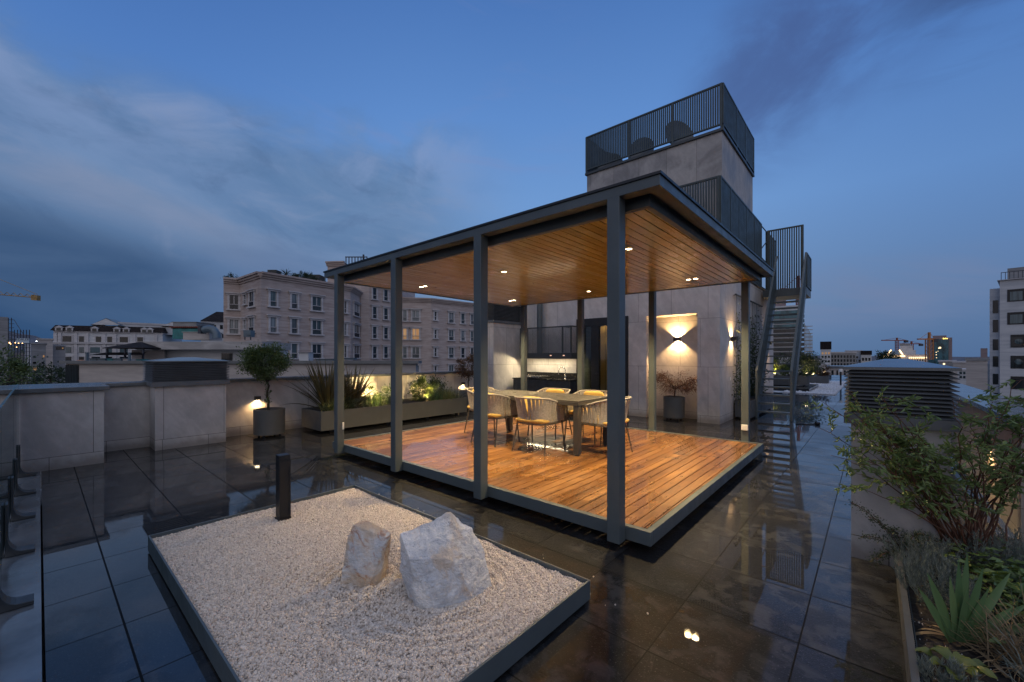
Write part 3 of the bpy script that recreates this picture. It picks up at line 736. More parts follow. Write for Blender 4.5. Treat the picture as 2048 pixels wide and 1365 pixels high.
# ------------------------------------------------------------------ pots
def round_pot(loc, r, h, label, soil=.05, foot=.05):
    X,Y,Z=loc; e=world_root('round_planter',loc,label,'planter','round grey metal planters')
    fit(MB().lathe([(r-.012,h-soil),(r-.012,h),(r,h),(r,foot),(.001,foot)],(X,Y,Z),64).build('pot_body',M['planter']),e)
    fit(MB().lathe([(.001,h-soil+.012),(r*.6,h-soil+.01),(r-.011,h-soil-.01)],(X,Y,Z),32).build('soil',M['soil']),e)
    for a in (45,135,225,315):
        x,y=X+.72*r*math.cos(rad(a)),Y+.72*r*math.sin(rad(a)); fit(MB().lathe([(.02,0),(.02,foot)],(x,y,Z),10).build('foot',M['black']),e)
    return e
round_pot((-8.78,2.93,0),.268,.52,'round grey planter holding the clipped green topiary')
round_pot((-3.66,10.22,0),.245,.555,'round grey planter holding the bronze maple in the lit niche')
round_pot((-8.80,8.15,0),.25,.55,'round grey planter at the left end of the table, beyond the last chair')
# topiary
tp=world_root('topiary_tree',(-8.78,2.93,.47),'clipped round-headed green tree in a round planter left of the pergola','tree')
m=MB(); tr_=branch(m,(-8.79,2.93,.46),(-8.80,2.90,1.16),.024,.017,.03,7)
for k in range(14):
    a=random.uniform(0,6.28); b=branch(m,(-8.80,2.90,1.1+random.uniform(-.08,.12)),(-8.80+.34*math.cos(a)*random.uniform(.5,1),2.90+.34*math.sin(a)*random.uniform(.5,1),1.42+random.uniform(-.2,.3)),.010,.003,.06,4)
m.tube([(-8.79,2.93,.55),(-8.74,2.90,.72),(-8.75,2.88,.92)],[.004,.003,.002],5)
fit(m.build('trunk',M['bark']),tp)
P,D=clump_points(8500,(-8.80,2.88,1.41),(.375,.375,.31),34,.24,.62)
P2,D2=clump_points(90,(-8.75,2.88,.78),(.06,.06,.2),6,.4,.3)
P=np.concatenate([P,P2]);D=np.concatenate([D,D2])
o=leaves('crown',P,D*.8+.7*rdir(len(P))+[0,0,.15],np.random.uniform(.03,.055,len(P)),np.random.uniform(.016,.026,len(P)),M['l_topiary']); fit(o,tp)
# copper tree at the far end
ct=world_root('copper_tree',(-8.80,8.15,.5),'small coppery round-headed tree in a pot beyond the left end of the table','tree')
m=MB(); branch(m,(-8.8,8.15,.5),(-8.78,8.15,1.0),.022,.016,.03,5)
for k in range(12):
    a=random.uniform(0,6.28); branch(m,(-8.78,8.15,.96),(-8.78+.3*math.cos(a),8.15+.3*math.sin(a),1.2+random.uniform(-.1,.3)),.010,.003,.08,4)
fit(m.build('trunk',M['bark']),ct)
P,D=clump_points(2600,(-8.78,8.15,1.27),(.36,.36,.30),26,.22,.6)
fit(leaves('crown',P,D+.8*rdir(len(P))-[0,0,.3],np.random.uniform(.03,.06,len(P)),np.random.uniform(.016,.028,len(P)),M['l_copper']),ct)
# maple in the niche
mp=world_root('bronze_maple',(-3.66,10.22,.5),'low spreading bronze maple in a round pot in the lit niche','tree')
m=MB(); b0=branch(m,(-3.66,10.22,.50),(-3.63,10.22,.74),.020,.016,.05,4); tips=[]
for k in range(13):
    a=2*math.pi*k/13+random.uniform(-.2,.2); R=random.uniform(.2,.40)
    e=(-3.63+R*1.2*math.cos(a),10.20+R*.8*math.sin(a),1.0+random.uniform(-.12,.12)); branch(m,(-3.63,10.22,.72),e,.010,.004,.10,5); tips.append(e)
    for q in range(2):
        e2=(e[0]+random.uniform(-.1,.1),e[1]+random.uniform(-.1,.1),e[2]-random.uniform(.05,.22)); branch(m,e,e2,.004,.002,.1,3); tips.append(e2)
fit(m.build('trunk',M['bark']),mp)
tips=np.array(tips); k=np.random.randint(0,len(tips),2300); P=tips[k]+np.random.normal(size=(2300,3))*[.085,.075,.05]
P[:,1]=np.minimum(P[:,1],10.55)
D=unit(P-np.array([-3.63,10.2,.85]))*.6+rdir(len(P))*.6-[0,0,.65]
fit(leaves('crown',P,D,np.random.uniform(.03,.065,len(P)),np.random.uniform(.009,.016,len(P)),M['l_maple']),mp)

# ------------------------------------------------------------------ long planter with its plants and uplights
LX0,LX1,LY0,LY1=-9.06,-8.15,3.64,7.50
lp=world_root('long_planter',(-8.6,5.57,0),'long low grey metal trough of mixed plants along the left parapet','planter')
m=MB()
for (a,b,c,d) in ((LX0,LX1,LY0,LY0+.012),(LX0,LX1,LY1-.012,LY1),(LX0,LX0+.012,LY0+.012,LY1-.012),(LX1-.012,LX1,LY0+.012,LY1-.012)): m.box(a,b,c,d,.06,.445)
fit(m.build('trough',M['planter'],None,.002),lp)
fit(MB().box(LX0+.013,LX1-.013,LY0+.013,LY1-.013,.061,.395).build('soil',M['soil']),lp)
m=MB()
for yy in (3.9,5.2,6.3,7.25):
    for xx in (-8.95,-8.28): m.box(xx-.03,xx+.03,yy-.03,yy+.03,0,.06)
fit(m.build('base_frame',M['black']),lp)
def phormium(loc, n, L, label, W=.05, sp=.62):
    r=world_root('flax_plant',loc,label,'plant','bronze flax plants in the long planter')
    a=np.random.uniform(0,6.28,n); el=np.random.beta(2.2,1.3,n)*1.15+.30; el=np.minimum(el,1.5)
    D=np.stack([np.cos(a)*np.cos(el),np.sin(a)*np.cos(el),np.sin(el)],1)
    P=np.array(loc)+np.stack([np.cos(a)*.09,np.sin(a)*.09,np.zeros(n)],1)*np.random.rand(n,1)
    LL=L*np.random.uniform(.65,1.12,n); P[:,0]=np.maximum(P[:,0],-9.0)
    D[:,0]=np.where(D[:,0]<-.25,-.25-.2*np.random.rand(n),D[:,0])
    fit(blades('foliage',P,D,LL,W*np.random.uniform(.7,1.1,n),M['l_phormium'],None,np.random.uniform(.05,.75,n)*(1.3-el*.6),7,.95,.22,.75),r)
phormium((-8.62,4.00,.40),105,1.12,'bronze spiky flax at the near end of the long planter')
phormium((-8.72,4.55,.40),70,1.02,'bronze spiky flax further along, seen past the left corner post')
def mound(loc, r, n, mat, lab, cat='shrub', name='low_shrub', L=(.02,.05), W=.35, up=.3, ncl=20, shell=.55, group='plants in the long planter', stems=8):
    e=world_root(name,loc,lab,cat,group); c=(loc[0],loc[1],loc[2]+r[2]*.85)
    P,D=clump_points(n,c,r,ncl,.25,shell); P[:,2]=np.maximum(P[:,2],loc[2]+.01)
    ll=np.random.uniform(L[0],L[1],n)
    fit(leaves('foliage',P,D+.7*rdir(n)+[0,0,up],ll,ll*W,mat),e)
    m=MB()
    for k in range(stems):
        a=random.uniform(0,6.28); branch(m,loc,(loc[0]+r[0]*.6*math.cos(a),loc[1]+r[1]*.6*math.sin(a),loc[2]+r[2]*random.uniform(.8,1.4)),.006,.002,.08,3)
    fit(m.build('stems',M['bark']),e); return e
def tuft(loc, n, L, W, mat, lab, name='grass_tuft', spread=.08, el=(.5,1.5), droop=(.3,1.2), cat='grass', group='plants in the long planter', sq=(1,1)):
    e=world_root(name,loc,lab,cat,group)
    a=np.random.uniform(0,6.28,n); q=np.random.uniform(el[0],el[1],n)
    D=np.stack([np.cos(a)*np.cos(q),np.sin(a)*np.cos(q),np.sin(q)],1)
    P=np.array(loc)+np.random.normal(size=(n,3))*[spread*sq[0],spread*sq[1],0]
    fit(blades('foliage',P,D,L*np.random.uniform(.6,1.1,n),W,mat,None,np.random.uniform(droop[0],droop[1],n),5,.95,.15,.8),e)
SZ=.395
tuft((-8.34,3.98,SZ),240,.34,.011,M['l_grass'],'pale striped sedge at the near front corner of the long planter')
mound((-8.36,4.24,SZ),(.18,.18,.15),900,M['l_dark'],'dark green mound next to the striped sedge in the long planter')
mound((-8.33,4.56,SZ),(.17,.20,.13),800,M['l_sage'],'dusky grey-green mound right of the left corner post')
mound((-8.80,5.10,SZ),(.17,.30,.22),1700,M['l_bush'],'glowing yellow-green shrub lit from below beside the flax',L=(.025,.05),W=.5)
tuft((-8.36,4.84,SZ),60,.34,.016,M['l_iris'],'upright green blades in front of the glowing shrub',name='iris_clump',el=(1.2,1.55),droop=(.05,.3),cat='plant')
mound((-8.33,5.06,SZ),(.16,.17,.15),800,M['l_sage'],'round dusky rosemary mound at the middle of the long planter',up=.8,W=.18)
mound((-8.80,5.62,SZ),(.18,.22,.23),1100,M['l_bush'],'yellow-green shrub seen just left of the second post',L=(.025,.055),W=.45)
mound((-8.36,5.46,SZ),(.14,.17,.12),600,M['l_sage'],'small grey-green mound beside the second post from the left')
mound((-8.45,6.30,SZ),(.24,.28,.16),1500,M['l_dark'],'dark green mound right of the second post from the left',up=.5)
mound((-8.80,6.52,SZ),(.22,.30,.30),1500,M['l_bush'],'tallest leafy bush of the long planter, its left half bright green',L=(.03,.07),W=.42,ncl=26)
mound((-8.78,7.02,SZ),(.22,.28,.32),1400,M['l_dark'],'tall dark bush behind the grass at the far end of the long planter',L=(.03,.07),W=.42,ncl=26)
tuft((-8.38,6.62,SZ),90,.33,.013,M['l_iris'],'dark upright blades below the tallest bush',name='iris_clump',el=(1.15,1.55),droop=(.05,.4),cat='plant')
tuft((-8.42,6.95,SZ),330,.40,.010,M['l_grass'],'loose arching sedge near the far end of the long planter',spread=.12)
tuft((-8.42,7.30,SZ),240,.36,.009,M['l_grey'],'fine grey grass spilling at the far end of the long planter',spread=.08)
for i,(x,y,tx,ty,pw_,lab) in enumerate(((-8.50,4.97,-8.95,5.22,110,'small garden spotlight hidden in the glowing shrub beside the flax'),(-8.50,6.55,-8.95,6.72,95,'small garden spotlight at the foot of the tallest bush'),(-8.95,4.82,-9.2,5.2,60,'small garden spotlight between the two bronze flax plants'))):
    e=world_root('garden_spotlight',(x,y,SZ),lab,'spotlight','uplights in the long planter')
    fit(MB().tube([(x,y,SZ-.02),(x,y,SZ+.09)],.008,8).build('spike',M['black']),e)
    d=Vector((tx-x,ty-y,.22)).normalized()
    fit(MB().tube([Vector((x,y,SZ+.09)),Vector((x,y,SZ+.09))+d*.05],[.022,.028],12).build('lamp_head',M['black']),e)
    p=Vector((x,y,SZ+.09))+d*.052; fit(MB().tube([p,p+d*.001],.022,12).build('lens',M['lens']),e)
    spot('uplight_beam',tuple(p+d*.01),tuple(p+d),pw_,(1,.70,.28),125,.5,.02,e)

# ------------------------------------------------------------------ penthouse
BY,BX=10.09,-2.59
ph=world_root('penthouse',(-5.5,13,0),'pale stone rooftop house with a black glass door and a lit niche','building')
NX0,NX1,NZ,ND=-4.30,-3.075,2.545,.48
DX0,DX1,DZT=-6.35,-4.785,2.59
m=MB()
m.box(-9.24,DX0,BY,BY+.3,0,3.60)                       # wall left of the door
m.box(DX0,DX1,BY,BY+.3,DZT,3.60)                       # over the door
m.box(DX1,NX0,BY,BY+.3,0,3.60)                         # between door and niche
m.box(NX0,NX1,BY,BY+ND+.2,NZ,3.60)                     # over the niche
m.box(NX0,NX1,BY+ND,BY+ND+.2,0,NZ)                     # niche back
m.box(NX0-.2,NX0,BY+.3,BY+ND+.2,0,3.60)                # niche cheeks
m.box(NX1,BX,BY,BY+.3,0,3.60); m.box(NX1,NX1+.2,BY+.3,BY+ND+.2,0,3.60)
m.box(BX-.25,BX,BY+.3,16.75,0,3.60)                    # side towards the stairs
m.box(-9.24,-9.0,BY+.3,16.75,0,3.60); m.box(-9.0,BX-.25,16.5,16.75,0,3.60)
fit(m.build('wall',M['stone']),ph)
fit(MB().box(-9.24,BX,BY,16.75,3.602,3.62).build('roof',M['grey_wall']),ph)
m=MB()
for a,b,c,d in ((-9.28,BX+.045,BY-.045,BY+.12),(-9.28,BX+.045,16.63,16.80),(BX-.12,BX+.045,BY+.12,16.63),(-9.28,-9.12,BY+.12,16.63)): m.box(a,b,c,d,3.622,3.675)
fit(m.build('coping',M['frame_dark']),ph)
# room behind the glass
m=MB(); m.box(-6.30,-4.2,11.25,11.29,0.011,2.79)
fit(m.build('inner_wall',M['slatwood']),ph)
fit(MB().box(DX0-.45,DX1+.45,BY+.31,12.4,2.8,2.83).box(DX0-.45,DX0-.41,BY+.31,12.3,0.011,2.8).box(DX0-.4,DX1+.45,12.31,12.35,0,2.8).build('inner_ceiling',M['grey_wall']),ph)
fit(MB().box(DX0-.4,DX1+.4,BY+.31,12.3,.002,.01).build('inner_floor',M['slatwood']),ph)
spot('room_beam',(-6.12,11.12,2.75),(-6.12,11.16,0),30,WARM,60,.4,.03,ph); spot('room_beam',(-5.55,10.95,2.75),(-5.75,11.25,.9),45,WARM,85,.5,.03,ph)
dr=fit(MB().box(DX0,DX0+.09,BY-.03,BY+.08,0,DZT).box(DX1-.16,DX1,BY-.03,BY+.08,0,DZT).box(DX0+.09,DX1-.16,BY-.03,BY+.08,DZT-.22,DZT).box(-5.88,-5.645,BY-.02,BY+.06,0,DZT-.22)
  .box(DX0+.09,-5.88,BY-.015,BY+.05,0,.09).box(-5.645,DX1-.16,BY-.015,BY+.05,0,.09).build('door',M['black']),ph)
MB().box(DX0+.09,-5.88,BY+.010,BY+.018,.09,DZT-.22).box(-5.645,DX1-.16,BY+.010,BY+.018,.09,DZT-.22).build('door_glass',M['glass']).parent=dr
MB().tube([(-5.72,BY-.03,1.06),(-5.72,BY-.08,1.06),(-5.60,BY-.08,1.06)],.011,8).tube([(-5.72,BY-.02,1.06),(-5.72,BY-.04,1.06)],.028,12).tube([(-5.72,BY-.02,.90),(-5.72,BY-.035,.90)],.022,12).build('handle',M['black']).parent=dr
fit(MB().box(BX+.001,BX+.02,10.92,10.98,.955,1.03).build('switch_box',M['white'],None,.003),ph)
# tower
tw=world_root('stair_tower',(-5.1,13.9,3.62),'square stained stone tower rising from the roof of the house','tower')
WX0,WX1,WY0,WY1=-7.16,-3.03,12.0,15.75
fit(MB().box(WX0,WX1,WY0,WY1,3.63,7.56).build('wall',M['stone_tower']),tw)
m=MB()
m.box(WX0-.05,WX1+.05,WY0-.05,WY1+.05,7.562,7.63)
fit(m.build('roof_edge',M['frame_dark']),tw)
def bar_screen(name, loc, label, runs, cat='railing', mat='screen', pitch=.058, bar=(.034,.04)):
    """runs: (ax, ay, bx, by, z0, z1, gap0, joints) — vertical bars between rails, posts at the joints"""
    r=world_root(name,loc,label,cat)
    for (ax,ay,bx,by,z0,z1,g0,joints) in runs:
        L=math.hypot(bx-ax,by-ay); ux,uy=(bx-ax)/L,(by-ay)/L; vx,vy=-uy,ux
        m=MB()
        def blk(s0,s1,za,zb,t): m.obox((ax+ux*s0-vx*t/2,ay+uy*s0-vy*t/2,za),(ux*(s1-s0),uy*(s1-s0),0),(vx*t,vy*t,0),(0,0,zb-za))
        n=int(L/pitch)
        for i in range(1,n):
            s=i*L/n; blk(s-bar[0]/2,s+bar[0]/2,z0+g0+.001,z1-.041,bar[1])
        fit(m.build('bars',M[mat]),r)
        m=MB(); 
        blk(0,L,z1-.04,z1,.06); blk(0,L,z0+g0-.035,z0+g0,.055)
        fit(m.build('rail',M[mat]),r)
        for s in [0.]+[L*j for j in joints]+[L-.05]:
            m=MB(); blk(s,s+.05,z0,z1-.041,.058) if True else 0
            fit(m.build('post',M[mat]),r)
    return r
bar_screen('tower_screen',(-5.1,12,7.63),'tall barred screen around the top of the stone tower',
  [(WX0-.02,WY0-.02,WX1+.02,WY0-.02,7.63,8.83,.12,(.36,.68)),(WX1+.02,WY0-.02,WX1+.02,WY1+.02,7.63,8.83,.12,(.38,.68)),
   (WX0-.02,WY1+.02,WX1+.02,WY1+.02,7.63,8.83,.12,(.5,)),(WX0-.02,WY0-.02,WX0-.02,WY1+.02,7.63,8.83,.12,(.5,))],'screen')
bar_screen('roof_screen',(-2.6,12.3,3.68),'slate-grey barred privacy screen along the lower roof of the house',
  [(BX,BY,BX,14.63,3.676,5.61,.06,(.19,.37,.56,.78)),(-9.2,BY,BX,BY,3.676,5.61,.06,(.25,.5,.75))],'screen')
# dishes on the tower
def dish(px, Y, z, r, tilt, lab, tt=None):
    k=ray(px); X=k[0]/k[1]*Y; e=world_root('satellite_dish',(X,Y,7.63),lab,'satellite dish','satellite dishes on the tower')
    prof=[(.001,.0),(r*.3,.012),(r*.6,.05),(r*.85,.10),(r,.14),(r,.15),(r*.85,.112),(r*.5,.045),(.001,.012)]
    b=MB().lathe(prof,(0,0,0),40).build('bowl',M['frame_dark']); b.parent=e; b.location=(0,0,z-7.63); b.rotation_euler=(rad(74),0,rad(tilt)); b.scale=(.86,1,1)
    MB().tube([(0,.12,0),(0,.12,z-7.63)],.025,8).tube([(0,.12,z-7.65),(0,.02,z-7.63)],.02,8).build('mast',M['frame_dark']).parent=e
dish(1206,12.9,8.18,.46,30,'satellite dish at the far left behind the tower screen')
dish(1222,13.4,8.25,.50,20,'satellite dish second from the left behind the tower screen')
dish(1284,13.1,8.27,.47,15,'satellite dish in the middle of the tower screen')
dish(1354,13.3,8.45,.55,48,'narrowest satellite dish nearest the tower corner')

# double-beam lamps
def beam_lamp(loc, normal, label, pw_=60):
    """hollow box lamp: a small source above and below the core, its side cheeks cut the light into a straight-edged V"""
    nx,ny=normal; tx,ty=-ny,nx; X,Y,Z=loc; r=world_root('updown_lamp',loc,label,'wall lamp','black up-and-down wall lamps')
    def bx(m,t0,t1,n0,n1,z0,z1): m.obox((X+tx*t0+nx*n0,Y+ty*t0+ny*n0,Z+z0),(tx*(t1-t0),ty*(t1-t0),0),(nx*(n1-n0),ny*(n1-n0),0),(0,0,z1-z0))
    m=MB(); bx(m,-.07,-.044,.002,.14,-.05,.05); bx(m,.044,.07,.002,.14,-.05,.05); bx(m,-.0435,.0435,.132,.14,-.05,.05); bx(m,-.0435,.0435,.002,.1315,-.008,.008)
    fit(m.build('lamp_body',M['black']),r)
    for s_ in (1,-1):
        m=MB(); bx(m,-.02,.02,.08,.12,s_*.0085,s_*.0095); fit(m.build('lens',M['lens_soft']),r)
        spot('lamp_beam',(X+nx*.098,Y+ny*.098,Z+s_*.0125),(X+nx*.098,Y+ny*.098,Z+s_),pw_,AMB,168,.05,.011,r)
beam_lamp((-3.685,BY+ND,1.965),(0,-1),'black up-and-down lamp inside the niche above the maple',115)
beam_lamp((BX,11.06,1.955),(1,0),'black up-and-down lamp on the side wall by the niche corner',55)
beam_lamp((BX,15.55,1.97),(1,0),'black up-and-down lamp seen through the staircase treads',45)

# ------------------------------------------------------------------ outdoor kitchen
kc=world_root('kitchen_counter',(-7.2,9.8,0),'dark outdoor kitchen counter with black worktop against the stone wall','counter')
KX0,KX1=-8.28,-6.17
fit(MB().box(KX0+.02,KX1-.02,9.53,BY-.003,.04,.855).box(KX0+.05,KX1-.05,9.57,BY-.003,0,.04).build('cabinet',simple('blue_black_cabinet',(.028,.034,.042),.45),None),kc)
for a,b in ((KX0+.03,-7.65),(-7.645,-6.99),(-6.985,KX1-.03)):
    fit(MB().box(a+.004,b-.004,9.512,9.529,.05,.845).build('cabinet_door',simple('slate_cabinet_door',(.032,.04,.05),.4),None,.002),kc)
top=simple('black_stone_worktop',(.02,.02,.02),.22,0,.2,20,rvar=.06)
fit(MB().box(KX0,KX1,9.50,BY-.003,.857,.892).build('worktop',top,None,.003),kc)
fit(MB().box(KX0+.05,KX1,BY-.035,BY-.003,.893,1.06).build('splashback',top),kc)
gr=world_root('griddle',(-7.6,9.78,.892),'low black griddle set on the kitchen worktop','griddle')
fit(MB().box(-7.98,-7.22,9.58,9.98,.893,.95).build('griddle_body',M['black'],None,.006),gr)
fit(MB().box(-7.95,-7.25,9.62,9.95,.951,.966).build('plate',M['steel'],None,.003),gr)
fit(MB().tube([(-7.9,9.56,.93),(-7.3,9.56,.93)],.008,8).build('handle',M['steel']),gr)
fa=world_root('kitchen_tap',(-6.62,9.88,.892),'tall gooseneck chrome tap on the kitchen worktop','tap')
tx,ty=-6.62,9.9
pts=[(tx,ty,.93),(tx,ty,1.13)]+[(tx-.09+.09*math.cos(a),ty-.03*(1-math.cos(a)),1.13+.10*math.sin(a)) for a in [rad(q) for q in range(0,181,15)]]+[(tx-.185,ty-.062,1.08),(tx-.192,ty-.064,1.02)]
fit(MB().tube(pts,[.012]*(len(pts)-2)+[.014,.015],12).build('spout',M['steel']),fa)
fit(MB().lathe([(.03,.893),(.03,.90),(.021,.91),(.021,1.0),(.012,1.01)],(tx,ty,0),20).tube([(tx,ty,.96),(tx+.05,ty-.03,.975)],.007,8).build('tap_base',M['steel']),fa)
hd=world_root('extractor_hood',(-7.25,9.83,1.46),'dark mesh-sided extractor hood hanging over the kitchen counter','hood')
HX0,HX1,HY0,HZ0,HZ1=-8.16,-6.30,9.72,1.46,2.40
m=MB(); t_=.035
for x in (HX0,-6.62,HX1-t_):
    m.box(x,x+t_,HY0,HY0+t_,HZ0+.18,HZ1)
    m.box(x,x+t_,HY0+t_,BY-.002,HZ1-t_,HZ1)
m.box(HX0+t_,HX1-t_,HY0,HY0+t_-.001,HZ1-t_,HZ1+.001)
m.box(HX1-t_,HX1,BY-t_,BY-.002,HZ0+.18,HZ1-t_); m.box(HX0,HX0+t_,BY-t_,BY-.002,HZ0+.18,HZ1-t_)
fit(m.build('hood_frame',M['frame_dark']),hd)
fit(MB().box(HX0,HX1,HY0,BY-.002,HZ0+.012,HZ0+.178).build('canopy',M['frame_dark'],None,.003),hd)
def meshmat():
    mm,t,b=newmat('expanded_metal_mesh'); p=t.pos(); x,y,z=t.sep(p); u=t.m('ADD',x,y)
    k1=t.m('FRACT',t.m('DIVIDE',t.m('ADD',u,t.m('MULTIPLY',z,1.6)),.05)); k2=t.m('FRACT',t.m('DIVIDE',t.m('SUBTRACT',u,t.m('MULTIPLY',z,1.6)),.05))
    w=t.m('MAXIMUM',t.m('LESS_THAN',k1,.24),t.m('LESS_THAN',k2,.24))
    b.inputs['Base Color'].default_value=(.12,.13,.135,1); b.inputs['Roughness'].default_value=.4; t.put(b.inputs['Alpha'],w); return mm
MS=meshmat()
fit(MB().box(HX0+t_,HX1-t_,HY0+.012,HY0+.016,HZ0+.18,HZ1-t_).build('mesh_panel',MS),hd)
fit(MB().box(HX1-.02,HX1-.016,HY0+t_,BY-t_,HZ0+.18,HZ1-t_).build('mesh_panel',MS),hd)
fit(MB().tube([(-7.55,9.92,HZ0+.18),(-7.55,9.92,3.60)],.085,20).build('duct',M['frame']),hd)
fit(MB().box(-8.0,-6.45,9.80,9.83,HZ0+.0125,HZ0+.0135).build('lens',emit('hood_light',(1,.86,.60),6)),hd)
ld=bpy.data.lights.new('hood_strip','AREA'); ld.shape='RECTANGLE'; ld.size=1.55; ld.size_y=.05; ld.energy=16; ld.color=(1,.82,.52)
spot('hood_beam',(-8.0,9.76,HZ0+.004),(-8.42,9.35,.85),26,(1,.80,.48),140,.4,.03,hd)
lo_=link(bpy.data.objects.new('hood_strip',ld)); lo_.parent=hd; lo_.location=Vector((-7.23,9.77,HZ0+.006))-Vector(hd.location); lo_.rotation_euler=(rad(6),0,0)
for x in (-7.0,-6.55): fit(MB().box(x-.03,x+.03,HY0-.004,HY0-.001,HZ0+.09,HZ0+.115).build('knob',emit('warm_indicator',(1,.55,.35),1.2)),hd)

# ------------------------------------------------------------------ staircase
st=world_root('metal_staircase',(-1.8,13.2,0),'steep grey open-tread metal staircase climbing to the roof of the house','staircase')
SX0,SX1,SY0,SY1,PZ=-2.17,-1.46,11.76,14.60,3.55
for x in (SX0-.012,SX1):
    def G(y,z): return (x,y,z)
    sl=(PZ-.2-0)/(SY1-SY0-.2)
    outer=[(SY0,0),(SY0+.2,0),(SY1+.02,PZ-.16),(SY1+.02,4.55),(SY0,1.19)]
    # solid bottom stringer + upper rail + upright bars between
    m=MB()
    m.extr([G(SY0,0),G(SY0+.2,0),G(SY1,PZ-.2),G(SY1,PZ+.08),G(SY0,.30)],(.014,0,0))
    fit(m.build('stringer',M['frame']),st)
    m=MB()
    m.extr([(x-.018,SY0-.03,0.01),(x-.018,SY0,0.01),(x-.018,SY0,1.16),(x-.018,SY1+.02,4.52),(x-.018,SY1+.02,4.56),(x-.018,SY0-.03,1.19)],(.05,0,0))
    fit(m.build('handrail',M['frame']),st)
    m=MB(); n=52
    for i in range(1,n):
        y=SY0+(SY1-SY0)*i/n; f=(y-SY0)/(SY1-SY0); m.box(x+.001,x+.012,y-.013,y+.013,.302+f*(PZ+.08-.30)-.06,1.17+f*3.35)
    fit(m.build('bars',M['screen']),st)
NT_=17
for i in range(NT_):
    z=.175+i*(PZ-.19)/NT_; y=SY0+.05+i*(SY1-SY0-.12)/NT_
    fit(MB().box(SX0+.004,SX1-.004,y,y+.24,z-.035,z).build('tread',M['frame']),st)
fit(MB().box(BX+.05,SX1+.02,SY1,15.75,PZ-.21,PZ).build('platform',M['frame'],None,.004),st)
bar_screen('platform_screen',(-2.1,15.7,3.55),'barred screen standing at the back of the staircase platform',
   [(-2.60,15.72,-1.62,15.72,3.55,5.66,.12,()),(-2.63,15.75,-2.63,17.5,3.62,5.66,.1,()),(SX1+.01,SY1+.06,SX1+.01,15.72,3.551,4.55,.06,())],'screen',pitch=.058)
m=MB()
m.tube([(BX,14.65,5.58),(-2.62,15.7,5.62)],.018,6).tube([(BX,14.65,4.85),(-2.62,15.7,5.3)],.018,6).tube([(BX,14.66,4.6),(-2.62,15.7,4.6)],.018,6)
fit(m.build('brace',M['screen']),bpy.data.objects['roof_screen'])
# climber, trellis and trough beside the stairs
vp=world_root('vine_trough',(-2.35,12.7,0),'low grey trough at the foot of the climber beside the staircase','planter')
fit(MB().box(-2.55,-2.20,11.25,14.25,.05,.46).build('trough',M['planter'],None,.004),vp)
fit(MB().box(-2.53,-2.22,11.27,14.23,.461,.468).box(-2.5,-2.25,11.4,14.1,0,.05).build('soil',M['soil']),vp)
tl=world_root('trellis',(BX,12.6,3.0),'thin dark metal trellis rail on the wall carrying the climber','trellis')
m=MB(); m.tube([(BX+.07,11.2,3.05),(BX+.07,14.4,3.05)],.025,8)
for y in (11.3,11.9,12.5,13.1,13.7,14.3): m.tube([(BX+.06,y,.47),(BX+.06,y,3.05)],.006,6)
for y in (11.3,12.8,14.3): m.tube([(BX+.0,y,3.05),(BX+.07,y,3.05)],.012,6)
fit(m.build('trellis_bars',M['frame_dark']),tl)
vn=world_root('climbing_plant',(-2.5,12.5,.46),'leafy green climber on the trellis between house wall and staircase','climber')
P=[];m=MB()
for y0 in np.arange(11.15,14.3,.16):
    top=random.uniform(1.3,3.1) if y0>12.0 else random.uniform(.9,2.9); y=y0; z=.46; pts=[]
    while z<top:
        pts.append((BX+.06+random.gauss(0,.015),y,z)); z+=.12; y+=random.gauss(0,.035)
    if len(pts)>2: m.tube(pts,.004,5)
    for (x,y,z) in pts:
        dens=int(15*max(.15,1-(z/3.2)**1.2))
        for k in range(dens): P.append((x+random.gauss(.06,.05),y+random.gauss(0,.10),z+random.gauss(0,.07)))
fit(m.build('stems',M['bark']),vn)
P=np.array(P); P[:,0]=np.maximum(P[:,0],BX+.02); n=len(P)
fit(leaves('foliage',P,rdir(n)*.7+[.5,0,-.3],np.random.uniform(.04,.075,n),np.random.uniform(.025,.045,n),M['l_vine']),vn)

# ------------------------------------------------------------------ right-hand bed, parapet and plants
rb=world_root('right_trough',(.5,2.8,0),'grey metal trough bed of iris and lavender along the right edge','planter')
m=MB(); m.box(.122,.134,1.0,4.05,0,.165).box(.122,.86,.99,1.0,0,.165)
m.box(.122,.150,1.0,4.05,.166,.169)
fit(m.build('trough',M['planter'],None),rb)
m=MB()
for i in range(150): m.box(.134,.158,1.02+i*.02,1.031+i*.02,.128,.150)
m.box(.156,.160,1.0,4.05,.11,.155)
fit(m.build('edge_strip',M['frame_dark']),rb)
def soilmesh():
    xs=np.linspace(.134,.855,90); ys=np.linspace(1.0,4.06,260); X,Y=np.meshgrid(xs,ys)
    Z=.118+.02*np.array([[mnoise.noise((x*6,y*6,0)) for x in xs] for y in ys])+.012*np.array([[mnoise.noise((x*40,y*40,3)) for x in xs] for y in ys])
    i=(np.arange(259)[:,None]*90+np.arange(89)[None]).ravel()
    return npmesh('soil',np.stack([X,Y,Z],-1).reshape(-1,3),np.stack([i,i+1,i+91,i+90],1),M['soil'],None,True)
fit(soilmesh(),rb)
fit(MB().box(.42,.855,4.065,4.95,.0,.12).build('soil',M['soil']),rb)
n=900; P=np.stack([np.random.uniform(.16,.85,n),np.random.uniform(1.2,4.0,n),np.full(n,.128)],1); P[:,2]+=np.random.uniform(-.012,.012,n)
fit(pebbles('grit',P,.0019,M['pebble']),rb)
rp=world_root('parapet_wall',(1.0,20,0),'low stone parapet with wide wet coping along the right edge, behind the shrub','wall')
fit(MB().box(.86,1.12,4.96,43.9,0,1.00).build('wall_body',M['coarse']),rp)
fit(MB().box(.80,1.18,4.955,43.9,1.002,1.05).build('coping',M['cap'],None,.004),rp)
